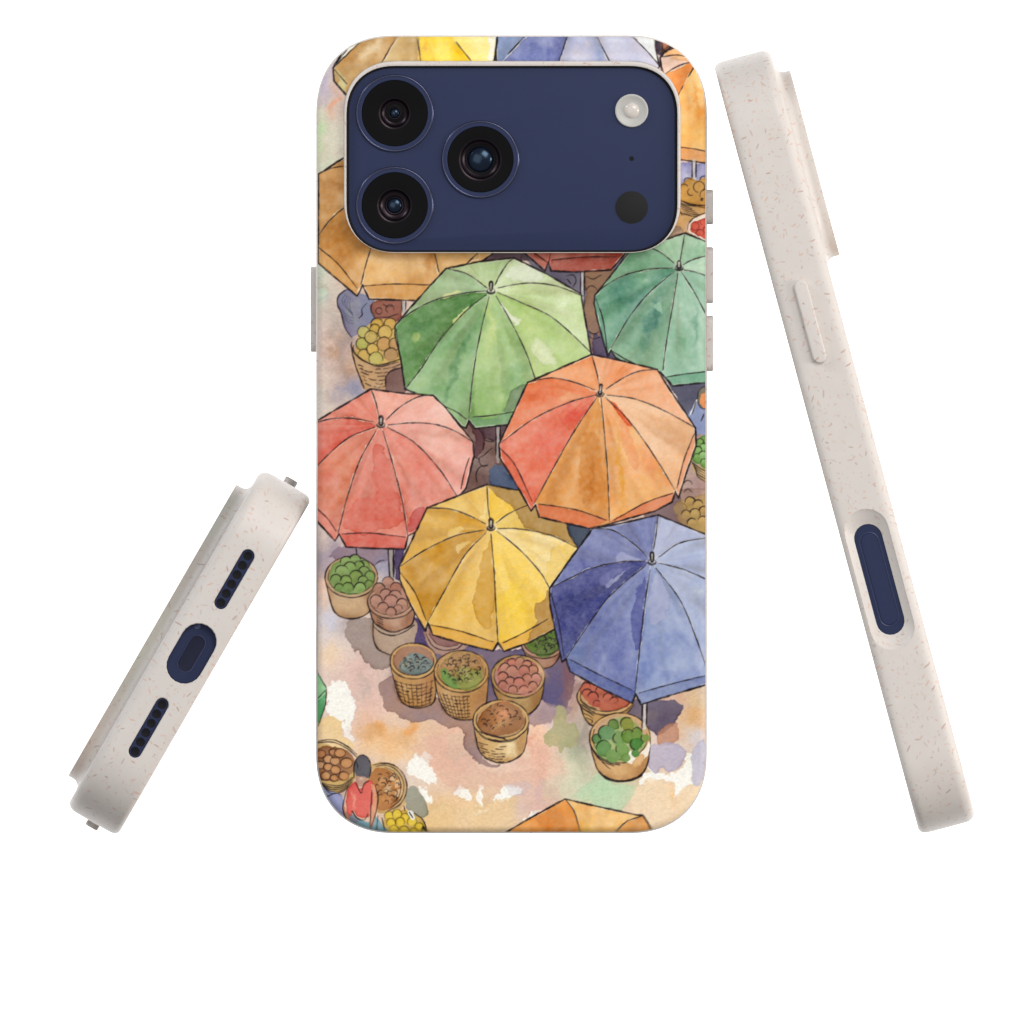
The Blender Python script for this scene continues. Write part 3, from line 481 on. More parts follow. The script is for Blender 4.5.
    def exG():
        wash([(520, 268), (535, 270), (545, 276), (530, 282), (505, 278), (510, 268)], (222, 230, 206), a=.75, wob=1.4); wash([(500, 302), (512, 316), (522, 318), (516, 324), (508, 318)], (228, 230, 210), a=.8, wob=.8)
        wash([(536, 338), (550, 348), (556, 362), (545, 366), (534, 352)], (226, 230, 196), a=.6, wob=1.4); blob(530, 326, 8, 14, (196, 216, 120), .6, rot=-.5); blob(555, 335, 6, 18, (172, 204, 110), .5, rot=-.8)
        wash([(455, 318), (464, 309), (470, 306), (462, 316), (454, 324), (452, 320)], (208, 220, 130), a=.85, wob=.5); wash([(411, 336), (416, 332), (420, 338), (414, 343)], (172, 192, 96), a=.8, wob=.8); wash([(444, 294), (458, 290), (461, 292), (450, 296), (442, 298)], (218, 222, 150), a=.85, wob=.5)
        wash([(485, 310), (491, 312), (498, 350), (502, 412), (476, 414), (474, 385), (480, 340)], (168, 204, 120), a=.6, wob=.8); blob(490, 330, 5, 26, (200, 216, 122), .7)
        blob(455, 372, 3.5, 40, (82, 140, 84), .6, rot=.35); blob(468, 340, 3, 24, (88, 146, 88), .5, rot=.4); blob(415, 325, 16, 10, (72, 128, 78), .6, rot=-.4); blob(407, 352, 6, 20, (104, 156, 90), .5)
        wash([(503, 410), (511, 392), (518, 386), (527, 384), (516, 408)], (126, 152, 112), a=.9, wob=.6); blob(420, 382, 10, 6, (160, 196, 120), .6)
    full_umbrella((491, 291), (491, 283), [(446, 268.5), (480, 261.5), (514, 258), (545, 273), (581, 294), (584, 312), (591, 353), (600, 380), (560, 412), (515, 424), (475, 428.5), (469, 420.5), (466, 428), (461, 426), (440, 403), (405, 389), (401, 360), (395, 335), (395, 326), (410, 308), (428, 288)], ribs,
                  [((208, 226, 176), (196, 220, 160)), ((202, 224, 160), (186, 214, 138)), ((192, 216, 134), (172, 206, 116)), ((152, 194, 112), (132, 182, 108)), ((120, 172, 112), (136, 184, 116)), ((98, 150, 84), (112, 162, 92)), ((140, 180, 122), (156, 192, 134)), ((176, 206, 142), (188, 212, 150))],
                  hems=[[(396, 329), (399, 350), (404, 385)], [(443, 406), (455, 411), (466, 419)], [(473, 417), (495, 415), (518, 411)]],
                  hemcol=[([(395, 327), (399, 350), (405, 388), (401, 360), (395, 335)], (150, 190, 120)), ([(470, 417), (495, 415), (530, 409), (515, 424), (475, 428.5)], (112, 160, 106))], extra=exG, sat=.8)
    # ---- red canopy
    ribs = [[(379, 418), (376, 403), (371, 389)], [(386, 420), (400, 407), (418, 397), (433, 395)], [(388, 425), (410, 423), (433, 424), (455, 431), (473, 442)], [(387, 427), (415, 443), (440, 470), (457, 496)], [(383, 431), (393, 465), (402, 500), (407.5, 535)], [(376, 431), (360, 460), (348, 495), (338, 533)], [(375, 427), (350, 437), (330, 453), (312, 472)], [(373, 422), (350, 418), (330, 419), (312, 424)]]
    def exR():
        wash([(376, 445), (384, 450), (392, 480), (402, 520), (380, 532), (345, 530), (352, 505), (368, 500), (374, 490), (372, 470)], (226, 100, 84), a=.6, wob=1.6, edge=.3)
        blob(345, 480, 8, 18, (214, 116, 70), .5); blob(330, 500, 8, 14, (216, 110, 74), .5); wash([(410, 515), (420, 508), (426, 512), (412, 532), (408, 526)], (206, 92, 92), a=.7, wob=.6)
        blob(425, 470, 8, 18, (232, 110, 96), .5, rot=-.4); blob(385, 400, 8, 6, (246, 172, 150), .5)
    full_umbrella((381, 425), (381, 418), [(310, 425), (330, 413), (371, 389), (400, 393), (433, 395.5), (445, 407), (473, 442), (474, 456), (466, 488), (440, 520), (408, 536), (405, 549), (375, 548.5), (346, 547), (339, 534), (335, 541), (326, 531), (310, 514)], ribs,
                  [((242, 156, 134), (238, 140, 122)), ((242, 158, 142), (240, 170, 152)), ((242, 168, 152), (238, 152, 138)), ((240, 142, 124), (236, 128, 112)), ((234, 130, 110), (230, 118, 100)), ((224, 112, 88), (230, 124, 96)), ((230, 108, 92), (226, 120, 102)), ((236, 134, 114), (230, 120, 104))],
                  hems=[[(342, 534), (370, 533), (405, 537)], [(314, 506), (327, 518), (336, 531)], [(469, 458), (464, 474), (461, 489)]],
                  hemcol=[([(340, 534), (370, 533), (407, 537), (405, 549), (375, 548.5), (346, 547)], (220, 90, 76)), ([(310, 503), (327, 518), (338, 533), (335, 541), (310, 514)], (234, 130, 112)), ([(473, 446), (464, 474), (461, 489), (466, 488), (474, 456)], (242, 156, 142))], extra=exR, sat=.88, gaps=(((310, 514), (310, 425)),))
    # ---- yellow canopy
    ribs = [[(490, 520), (488, 505), (487, 484.5)], [(496, 523), (510, 513), (535, 502)], [(498, 528.5), (520, 529), (550, 535), (578, 548)], [(497, 531), (520, 550), (540, 572), (550, 589)], [(491, 534), (494, 570), (496, 610), (498, 642)], [(486, 533), (465, 555), (445, 590), (427.5, 622)], [(484, 530), (455, 536), (425, 550), (399, 567)], [(486, 524), (470, 516), (450, 509), (427, 508)]]
    def exY():
        wash([(488, 486), (500, 489), (530, 488), (570, 520), (585, 552), (562, 540), (545, 534), (526, 529), (521, 518), (512, 508), (500, 499), (490, 492)], (184, 150, 88), a=.94, wob=.7, edge=.14)
        wash([(488, 490), (500, 500), (511, 510), (500, 517), (492, 520)], (248, 208, 80), a=.7, wob=.5)
        wash([(536, 620), (534, 606), (544, 598), (550, 590), (556, 632), (530, 642), (531, 630)], (190, 152, 88), a=.92, wob=.7, edge=.14)
        wash([(490, 540), (493, 560), (495, 605), (488, 628), (481, 622), (474, 604), (478, 575)], (212, 164, 68), a=.7, wob=1, edge=.25)
        wash([(449, 530), (458, 526), (465, 529), (460, 534), (450, 538)], (236, 206, 122), a=.85, wob=.6); wash([(456, 546), (466, 541), (472, 542), (462, 548), (458, 554)], (232, 202, 122), a=.85, wob=.5); wash([(484, 505), (487, 504), (487, 518), (480, 518), (484, 513)], (246, 226, 150), a=.85, wob=.4)
        wash([(546, 570), (550, 552), (558, 546), (574, 548), (552, 582)], (240, 206, 96), a=.6, wob=.9); blob(515, 600, 10, 20, (248, 214, 50), .7); blob(415, 573, 6, 10, (190, 132, 36), .6); blob(432, 600, 10, 14, (198, 142, 46), .4)
    full_umbrella((491, 528), (491, 520.5), [(427, 508), (460, 495), (487, 484.5), (516, 490), (540, 490), (580, 520), (590, 535), (578, 548), (550, 588), (553, 610), (555, 629), (530, 642), (504, 651.5), (498, 642.5), (493, 651), (465, 644.5), (433, 635), (428, 623), (425.5, 631), (410, 604), (400, 580), (399, 567), (412, 540)], ribs,
                  [((250, 214, 84), (246, 206, 78)), ((246, 222, 130), (240, 210, 110)), ((246, 228, 156), (246, 220, 128)), ((246, 208, 72), (250, 216, 90)), ((240, 202, 104), (236, 194, 92)), ((206, 152, 50), (216, 164, 62)), ((222, 172, 68), (228, 182, 82)), ((242, 208, 104), (238, 198, 96))],
                  hems=[[(399, 571), (415, 593), (426, 620)], [(431, 625), (460, 631), (493, 642)], [(503, 643), (525, 632), (548, 619)]],
                  hemcol=[([(399, 569), (415, 593), (427, 622), (425, 631), (410, 604), (400, 580)], (232, 186, 90)), ([(429, 625), (460, 631), (496, 642), (493, 651), (465, 644.5), (433, 635)], (228, 174, 70)), ([(499, 643), (525, 632), (554, 617), (555, 629), (530, 642), (504, 651.5)], (230, 178, 76))], extra=exY, tint=(.985, .95, .95))
    wash([(566, 524), (590, 524), (590, 534), (578, 549), (571, 538)], (76, 86, 108), smooth=False, wob=.3); line([(567, 527), (570, 536), (578, 548)], 1.1)
    # ---- orange canopy
    ribs = [[(600, 388), (596, 370), (591.5, 354.5)], [(606, 389), (625, 377), (640, 371), (657, 369.5)], [(607, 395), (635, 399), (665, 411), (695.5, 428)], [(605, 397), (630, 422), (655, 457), (675.5, 491)], [(601, 398), (605, 440), (608, 480), (609.5, 522)], [(597, 397), (575, 430), (555, 465), (534, 504)], [(596, 395), (570, 402), (535, 418), (499, 444)], [(595, 390), (570, 381), (550, 378), (527.5, 382.5)]]
    def exO():
        wash([(582, 440), (588, 436), (600, 440), (604, 490), (594, 508), (586, 500), (578, 470)], (206, 124, 50), a=.55, wob=1.6, soft=3, edge=.1); blob(593, 480, 3.5, 34, (186, 104, 34), .6); blob(586, 465, 3, 24, (200, 118, 46), .5)
        blob(617, 470, 3.2, 34, (226, 150, 46), .75, rot=-.1); blob(622, 490, 3, 16, (228, 150, 50), .5, rot=-.3); wash([(618, 420), (630, 432), (638, 470), (628, 460), (620, 440)], (238, 144, 96), a=.5, wob=1.2); blob(650, 470, 5, 16, (234, 142, 96), .45, rot=-.6)
        wash([(558, 398), (566, 392), (580, 395), (588, 394), (575, 400), (564, 402)], (238, 164, 120), a=.8, wob=.7); wash([(562, 412), (575, 403), (582, 400), (577, 408), (564, 418)], (240, 150, 122), a=.8, wob=.5)
        blob(545, 440, 12, 14, (230, 92, 76), .5); blob(575, 415, 8, 10, (228, 78, 72), .55, rot=-.6); blob(540, 395, 8, 6, (228, 106, 70), .5); wash([(610, 400), (622, 412), (633, 425), (626, 424), (616, 412)], (232, 96, 62), a=.75, wob=.4)
    full_umbrella((600, 394), (601, 385.5), [(527.5, 382.5), (556, 370), (591.5, 354.5), (625, 361.5), (657, 369.5), (672, 393), (695.5, 428), (696, 446), (686, 474), (678.5, 498), (675.5, 491.5), (672, 502), (655, 511), (609, 524), (590, 528.5), (560, 522), (539, 517), (535.5, 505), (531, 511), (515, 482), (500, 458), (499, 444), (512, 416)], ribs,
                  [((240, 158, 106), (240, 150, 100)), ((240, 166, 120), (242, 174, 128)), ((238, 182, 138), (240, 188, 146)), ((240, 172, 102), (240, 160, 100)), ((226, 152, 82), (230, 160, 92)), ((232, 112, 88), (234, 124, 98)), ((236, 130, 84), (232, 118, 76)), ((240, 150, 94), (236, 140, 86))],
                  hems=[[(500, 448), (515, 465), (532, 501)], [(539, 504), (575, 509.5), (606, 520)], [(614, 520), (645, 503), (673, 493)], [(694, 434), (684, 460), (677, 488)]],
                  hemcol=[([(499, 446), (515, 465), (534, 504), (531, 511), (515, 482), (500, 458)], (226, 106, 78)), ([(536, 504), (575, 509.5), (608, 520), (590, 528.5), (560, 522), (539, 517)], (222, 118, 80)), ([(611, 521), (645, 503), (675, 492), (672, 502), (655, 511), (609, 524)], (224, 124, 88)), ([(695, 432), (684, 460), (677, 490), (679, 498), (686, 474), (696, 446)], (238, 164, 126))], extra=exO)
    # ---- blue canopy
    ribs = [[(653, 551), (656, 535), (658, 515)], [(659, 557), (680, 543), (712, 537)], [(659, 563), (685, 570), (712, 582)], [(656, 568), (680, 600), (695, 635), (712, 684)], [(650, 570), (644, 610), (639, 655), (635, 693)], [(646, 565), (610, 596), (585, 630), (566, 658)], [(645, 561), (620, 562), (590, 569), (550, 588)], [(647, 556), (630, 541), (612, 530), (592.5, 528.7)]]
    def exU():
        wash([(616, 556), (622, 552), (632, 557), (640, 560), (626, 561), (617, 562)], (172, 172, 210), a=.8, wob=.6); wash([(600, 580), (612, 570), (634, 566), (614, 578), (608, 585), (602, 584)], (130, 130, 186), a=.7, wob=.8); wash([(606, 584), (618, 576), (626, 570), (616, 582), (608, 588)], (160, 160, 204), a=.8, wob=.4)
        blob(575, 608, 16, 16, (58, 62, 132), .6); blob(590, 590, 10, 10, (72, 74, 146), .5); wash([(646, 578), (643, 610), (638, 650), (632, 640), (634, 600)], (88, 92, 164), a=.75, wob=.8, soft=1.2); blob(620, 650, 8, 24, (108, 114, 184), .5, rot=.3)
        wash([(652, 578), (660, 582), (668, 600), (664, 622), (652, 626), (647, 608)], (178, 178, 212), a=.7, wob=1.6, soft=1.6); blob(650, 665, 8, 14, (120, 140, 204), .5); blob(690, 610, 8, 24, (176, 186, 222), .6); blob(700, 590, 6, 8, (204, 210, 214), .6); blob(578, 655, 8, 8, (110, 134, 184), .5); blob(612, 545, 8, 8, (128, 134, 190), .5)
    full_umbrella((652, 562), (652, 553.5), [(592.5, 528.7), (625, 522.5), (658, 515), (685, 526), (712, 537), (712, 683), (675, 694), (641, 704.5), (635.5, 694), (632, 703), (600, 688), (570, 671.5), (566, 659), (562, 662), (555, 630), (550, 605), (549.5, 588.7), (570, 560)], ribs,
                  [((186, 190, 222), (178, 184, 218)), ((172, 182, 220), (184, 190, 222)), ((166, 178, 218), (178, 186, 220)), ((138, 152, 206), (150, 164, 210)), ((120, 130, 190), (130, 140, 198)), ((66, 70, 142), (88, 90, 156)), ((116, 122, 182), (128, 134, 190)), ((142, 148, 198), (134, 140, 194))],
                  hems=[[(551, 593), (559, 625), (564, 656)], [(569, 659), (600, 675), (632, 690)], [(639, 693), (675, 683), (712, 674)]],
                  hemcol=[([(550, 590), (559, 625), (566, 659), (562, 662), (555, 630), (550, 605)], (98, 102, 160)), ([(567, 659), (600, 675), (635, 692), (632, 703), (600, 688), (570, 671.5)], (102, 112, 172)), ([(636, 694), (675, 683.5), (712, 674), (712, 683), (675, 694), (641, 704.5)], (124, 136, 186))], extra=exU, sat=.88, tint=(.95, .965, .985), gaps=(((712, 537), (712, 683)),))
    # paper grain of the printed sheet
    L = (CAN*np.array((.3, .59, .11), np.float32)).sum(2, keepdims=True)
    CAN[:] = (L+(CAN-L)*.9)*np.array((1, .993, .97), np.float32); CAN[:] = np.clip(.75+(CAN-.74)*1.06, 0, 1)
    g = (.013*TOOTH+.010*GRAN)[..., None]
    CAN[:] = np.clip(CAN*(1+g)+g*.1, 0, 1)
    return CAN
BACKDROP_GLOW, WORLD_E = 1.0, .30
BOXES = (('softbox_key', (.75, 1.0, 1.7), (0, 0, 0), .9, 19.0), ('added_fill', (-.5, .2, 1.9), (0, 0, 0), 1.2, 6.5),  # the fill lamp is added out of view to lift the overall level
         ('strip_upper', (-1.15, .95, .5), (0, 0, 0), .26, 8.0, .5, (.86, .92, 1)), ('strip_side', (1.5, .1, .42), (0, 0, 0), .3, 17.0, 1.2, (1, .97, .94)))
# ---------------------------------------------------------------- the scene
import bpy, bmesh, math
from mathutils import Matrix, Vector
S = 0.0002                                # metres per modelling unit (a fifth of a millimetre)
sc = bpy.context.scene
col = sc.collection
rad = math.radians

# case, in its own axes: x to the right and y up when looking at the back, z out of the back, front edge at z = 0
CX, CY = 511.5, 434.25                    # centre of the case in print coordinates
HW, HH, CR, CN = 195.5, 399.25, 80.0, 2.3
TH = 58.6                                 # thickness
ER, EZ = 8.0, 11.0                        # rounding of the back edge
LIP_O = (344.0, 61.2, 680.5, 252.9, 53.0)      # camera opening: outside and inside of the raised lip
LIP_I = (346.4, 66.0, 677.4, 252.2, 49.0)
LIPH, LIPR = 14.2, 8.5

# ---------------------------------------------------------------- materials
def lin(c):
    return tuple((v/255/12.92 if v/255 <= .04045 else ((v/255+.055)/1.055)**2.4) for v in c)+(1.0,)
def mat(name, rgb, rough=.5, spec=.5, metal=0.0, coat=0.0, bump=0.0, bscale=9000, vary=.06):
    m = bpy.data.materials.new(name); m.use_nodes = True
    nt = m.node_tree; b = nt.nodes['Principled BSDF']
    b.inputs['Roughness'].default_value = rough; b.inputs['Specular IOR Level'].default_value = spec
    b.inputs['Metallic'].default_value = metal; b.inputs['Coat Weight'].default_value = coat; b.inputs['Coat Roughness'].default_value = .05
    tc = nt.nodes.new('ShaderNodeTexCoord'); nz = nt.nodes.new('ShaderNodeTexNoise')
    nz.inputs['Scale'].default_value = bscale; nz.inputs['Detail'].default_value = 4
    nt.links.new(tc.outputs['Object'], nz.inputs['Vector'])
    mx = nt.nodes.new('ShaderNodeMix'); mx.data_type = 'RGBA'
    c = lin(rgb); mx.inputs[6].default_value = tuple(v*(1-vary) for v in c[:3])+(1,); mx.inputs[7].default_value = tuple(min(1, v*(1+vary)) for v in c[:3])+(1,)
    nt.links.new(nz.outputs['Fac'], mx.inputs[0]); nt.links.new(mx.outputs[2], b.inputs['Base Color'])
    if bump:
        bp = nt.nodes.new('ShaderNodeBump'); bp.inputs['Strength'].default_value = bump; bp.inputs['Distance'].default_value = .00003
        nt.links.new(nz.outputs['Fac'], bp.inputs['Height']); nt.links.new(bp.outputs['Normal'], b.inputs['Normal'])
    return m

def fibre_material():
    """cream bio-plastic with short bran fibres pressed into its skin"""
    m = bpy.data.materials.new('speckled_bioplastic'); m.use_nodes = True
    nt = m.node_tree; N = nt.nodes; L = nt.links; b = N['Principled BSDF']
    b.inputs['Roughness'].default_value = .42; b.inputs['Specular IOR Level'].default_value = .4
    tc = N.new('ShaderNodeTexCoord'); geo = N.new('ShaderNodeNewGeometry')
    tr = N.new('ShaderNodeVectorTransform'); tr.vector_type = 'NORMAL'; tr.convert_from = 'WORLD'; tr.convert_to = 'OBJECT'
    L.new(geo.outputs['True Normal'], tr.inputs[0])
    def vm(op, a, bb=None, out=0):
        n = N.new('ShaderNodeVectorMath'); n.operation = op
        for i, v in enumerate((a, bb)):
            if v is None: continue
            if isinstance(v, (tuple, list)): n.inputs[i].default_value = v
            elif isinstance(v, (int, float)): n.inputs[3].default_value = v
            else: L.new(v, n.inputs[i])
        return n.outputs['Value'] if op in ('DOT_PRODUCT', 'LENGTH') else n.outputs['Vector']
    def ma(op, a, bb=None, c=None):
        n = N.new('ShaderNodeMath'); n.operation = op
        for i, v in enumerate((a, bb, c)):
            if v is None: continue
            if isinstance(v, (int, float)): n.inputs[i].default_value = v
            else: L.new(v, n.inputs[i])
        return n.outputs[0]
    def scale(v, f):
        n = N.new('ShaderNodeVectorMath'); n.operation = 'SCALE'; L.new(v, n.inputs[0])
        if isinstance(f, (int, float)): n.inputs['Scale'].default_value = f
        else: L.new(f, n.inputs['Scale'])
        return n.outputs['Vector']
    nz = N.new('ShaderNodeTexNoise'); nz.inputs['Scale'].default_value = 260; nz.inputs['Detail'].default_value = 3
    L.new(tc.outputs['Object'], nz.inputs['Vector'])
    base = N.new('ShaderNodeMix'); base.data_type = 'RGBA'
    base.inputs[6].default_value = lin((206, 198, 191)); base.inputs[7].default_value = lin((214, 206, 199)); L.new(nz.outputs['Fac'], base.inputs[0])
    cur = base.outputs[2]
    fade = N.new('ShaderNodeTexNoise'); fade.inputs['Scale'].default_value = 420; L.new(tc.outputs['Object'], fade.inputs['Vector'])
    for cell, length, width, thr, colr, amt, off in ((13.0, .26, .060, .66, (164, 122, 106), .6, (0, 0, 0)), (11.0, .20, .055, .66, (156, 146, 140), .5, (.31, .17, .05)),
                                                     (10.0, .28, .095, .42, (208, 166, 146), .66, (.11, .43, .29)), (7.0, .16, .10, .52, (202, 168, 154), .5, (.5, .2, .7))):
        sv = scale(tc.outputs['Object'], 1/(cell*S)); sv = vm('ADD', sv, off)
        vo = N.new('ShaderNodeTexVoronoi'); vo.feature = 'F1'; vo.inputs['Scale'].default_value = 1; vo.inputs['Randomness'].default_value = 1
        L.new(sv, vo.inputs['Vector'])
        loc = vm('SUBTRACT', sv, vo.outputs['Position'])
        nd = vm('DOT_PRODUCT', loc, tr.outputs[0]); loc = vm('SUBTRACT', loc, scale(tr.outputs[0], nd))
        dr = vm('SUBTRACT', vo.outputs['Color'], (.5, .5, .5))
        dd = vm('DOT_PRODUCT', dr, tr.outputs[0]); dr = vm('NORMALIZE', vm('SUBTRACT', dr, scale(tr.outputs[0], dd)))
        al = vm('DOT_PRODUCT', loc, dr)
        pe = vm('LENGTH', vm('SUBTRACT', loc, scale(dr, al)))
        sx = N.new('ShaderNodeSeparateXYZ'); L.new(vo.outputs['Color'], sx.inputs[0])
        rnd = ma('FRACT', ma('MULTIPLY', ma('ADD', sx.outputs[0], sx.outputs[2]), 7.31))
        ln = ma('MULTIPLY', ma('ADD', ma('MULTIPLY', sx.outputs[1], .9), .35), length)
        e = ma('ADD', ma('POWER', ma('DIVIDE', al, ln), 2), ma('POWER', ma('DIVIDE', pe, width), 2))
        k = ma('MULTIPLY', ma('SUBTRACT', 1.35, e), 1.6); k.node.use_clamp = True
        k = ma('MULTIPLY', k, ma('GREATER_THAN', rnd, thr))
        k = ma('MULTIPLY', k, ma('MULTIPLY', ma('ADD', ma('MULTIPLY', sx.outputs[2], .7), .3), amt))
        mx = N.new('ShaderNodeMix'); mx.data_type = 'RGBA'; L.new(k, mx.inputs[0]); L.new(cur, mx.inputs[6]); mx.inputs[7].default_value = lin(colr)
        cur = mx.outputs[2]
    L.new(cur, b.inputs['Base Color'])
    bz = N.new('ShaderNodeTexNoise'); bz.inputs['Scale'].default_value = 2600; L.new(tc.outputs['Object'], bz.inputs['Vector'])
    bp = N.new('ShaderNodeBump'); bp.inputs['Strength'].default_value = .12; bp.inputs['Distance'].default_value = .00004
    L.new(bz.outputs['Fac'], bp.inputs['Height']); L.new(bp.outputs['Normal'], b.inputs['Normal'])
    return m

def print_material():
    m = bpy.data.materials.new('printed_ink'); m.use_nodes = True
    nt = m.node_tree; b = nt.nodes['Principled BSDF']
    at = nt.nodes.new('ShaderNodeAttribute'); at.attribute_name = 'ink'
    nt.links.new(at.outputs['Color'], b.inputs['Base Color'])
    b.inputs['Roughness'].default_value = .6; b.inputs['Specular IOR Level'].default_value = .06
    tc = nt.nodes.new('ShaderNodeTexCoord'); nz = nt.nodes.new('ShaderNodeTexNoise'); nz.inputs['Scale'].default_value = 2200; nz.inputs['Detail'].default_value = 3
    nt.links.new(tc.outputs['Object'], nz.inputs['Vector'])
    bp = nt.nodes.new('ShaderNodeBump'); bp.inputs['Strength'].default_value = .05; bp.inputs['Distance'].default_value = .00003
    nt.links.new(nz.outputs['Fac'], bp.inputs['Height']); nt.links.new(bp.outputs['Normal'], b.inputs['Normal'])
    return m

M_CASE = fibre_material(); M_PRINT = print_material()
M_BLUE = mat('blue_anodised_metal', (40, 48, 78), .6, .18, vary=.03, bump=.04)
M_BLUE2 = mat('blue_gloss_metal', (48, 54, 88), .35, .4, .2)
M_BLACK = mat('gap_shade_black', (16, 16, 18), .6, .2)  # black put in for the shade in the gap round the camera plate
M_LENSB = mat('black_lens_body', (7, 7, 9), .5, .08)
M_BARREL = mat('lens_barrel', (4, 4, 5), .5, .12)
M_GLASS = mat('coated_lens_glass', (9, 14, 28), .2, .6)
M_GLASS.node_tree.nodes['Principled BSDF'].inputs['Specular Tint'].default_value = (.45, .7, 1, 1)
M_COAT = mat('violet_lens_coating', (6, 5, 8), .35, .4)
M_RIM = mat('polished_ring', (70, 72, 96), .26, .6, .8)
M_FLASH = mat('frosted_flash_window', (184, 182, 176), .4, .4, vary=.12, bscale=3000)
M_LED = mat('warm_flash_element', (206, 197, 188), .22, .6, vary=.08, bscale=4000)
M_SENSOR = mat('smoked_sensor_window', (37, 37, 37), .6, .1)
M_PORT = mat('dark_port_inside', (24, 26, 50), .5, .2)
M_HOLE = mat('speaker_mesh', (10, 10, 18), .6, .2, vary=.2, bscale=12000)
M_COAT.node_tree.nodes['Principled BSDF'].inputs['Specular Tint'].default_value = (1, .72, .85, 1)
M_SCREEN = mat('screen_glass', (8, 8, 10), .08, .5)

# ---------------------------------------------------------------- mesh helpers (modelling units in, metres out)
def corner_rect(x0, y0, x1, y1, R, n=2.2, k=14):
    """closed outline, anticlockwise from the right side, rounded by superellipse corners"""
    out = []
    for cx, cy, a0 in ((x1-R, y1-R, 0), (x0+R, y1-R, 90), (x0+R, y0+R, 180), (x1-R, y0+R, 270)):
        for i in range(k+1):
            t = rad(a0+90*i/k); c, s = math.cos(t), math.sin(t)
            out.append((cx+R*math.copysign(abs(c)**(2/n), c), cy+R*math.copysign(abs(s)**(2/n), s)))
    return out
def case_ring(inset, z, k=22):
    return [(x, y, z) for x, y in corner_rect(-HW+inset, -HH+inset, HW-inset, HH-inset, CR-inset, CN, k)]
def local_rect(r, out=0.0):
    x0, y0, x1, y1, R = r
    return (x0-CX-out, CY-y1-out, x1-CX+out, CY-y0+out, R+out)
def lip_ring(t, out, z, k=14):
    a, b = local_rect(LIP_O), local_rect(LIP_I)
    p = [u+(v-u)*t for u, v in zip(a, b)]
    return [(x, y, z) for x, y in corner_rect(p[0]-out, p[1]-out, p[2]+out, p[3]+out, p[4]+out, 2.25, k)]
def stadium(cx, cy, hl, hw, k=10):
    """pill outline with half length hl along the first axis"""
    out = []
    for s, a0 in ((1, -90), (-1, 90)):
        for i in range(k+1):
            t = rad(a0+180*i/k); out.append((cx+s*(hl-hw)+hw*math.cos(t), cy+hw*math.sin(t)))
    return out
def circle(cx, cy, r, k=48):
    return [(cx+r*math.cos(2*math.pi*i/k), cy+r*math.sin(2*math.pi*i/k)) for i in range(k)]

def loft(rings, cap0=True, cap1=True, bm=None):
    bm = bm or bmesh.new(); vs = [[bm.verts.new(p) for p in r] for r in rings]; n = len(rings[0])
    for a, b in zip(vs[:-1], vs[1:]):
        for i in range(n): bm.faces.new((a[i], a[(i+1) % n], b[(i+1) % n], b[i]))
    if cap0: bm.faces.new(vs[0][::-1])
    if cap1: bm.faces.new(vs[-1])
    return bm
def mesh_from(bm, name, m, sharp=32, scale=S):
    bmesh.ops.recalc_face_normals(bm, faces=bm.faces)
    me = bpy.data.meshes.new(name); bm.to_mesh(me); bm.free()
    if scale != 1: me.transform(Matrix.Scale(scale, 4))
    me.polygons.foreach_set('use_smooth', [True]*len(me.polygons)); me.set_sharp_from_angle(angle=rad(sharp))
    if m: me.materials.append(m)
    return me
def part(name, me, parent):
    o = bpy.data.objects.new(name, me); col.objects.link(o); o.parent = parent
    return o
def build(name, bm, m, parent, sharp=32): return part(name, mesh_from(bm, name, m, sharp), parent)
def thing(name, label, cat, group):
    o = bpy.data.objects.new(name, None); o.empty_display_size = .01; col.objects.link(o)
    o['label'] = label; o['category'] = cat; o['group'] = group
    return o
def on_left(pts, x): return [(x, u, v) for u, v in pts]        # outline in (y, z) placed on the side wall
def on_foot(pts, y): return [(u, y, v) for u, v in pts]        # outline in (x, z) placed on the bottom wall

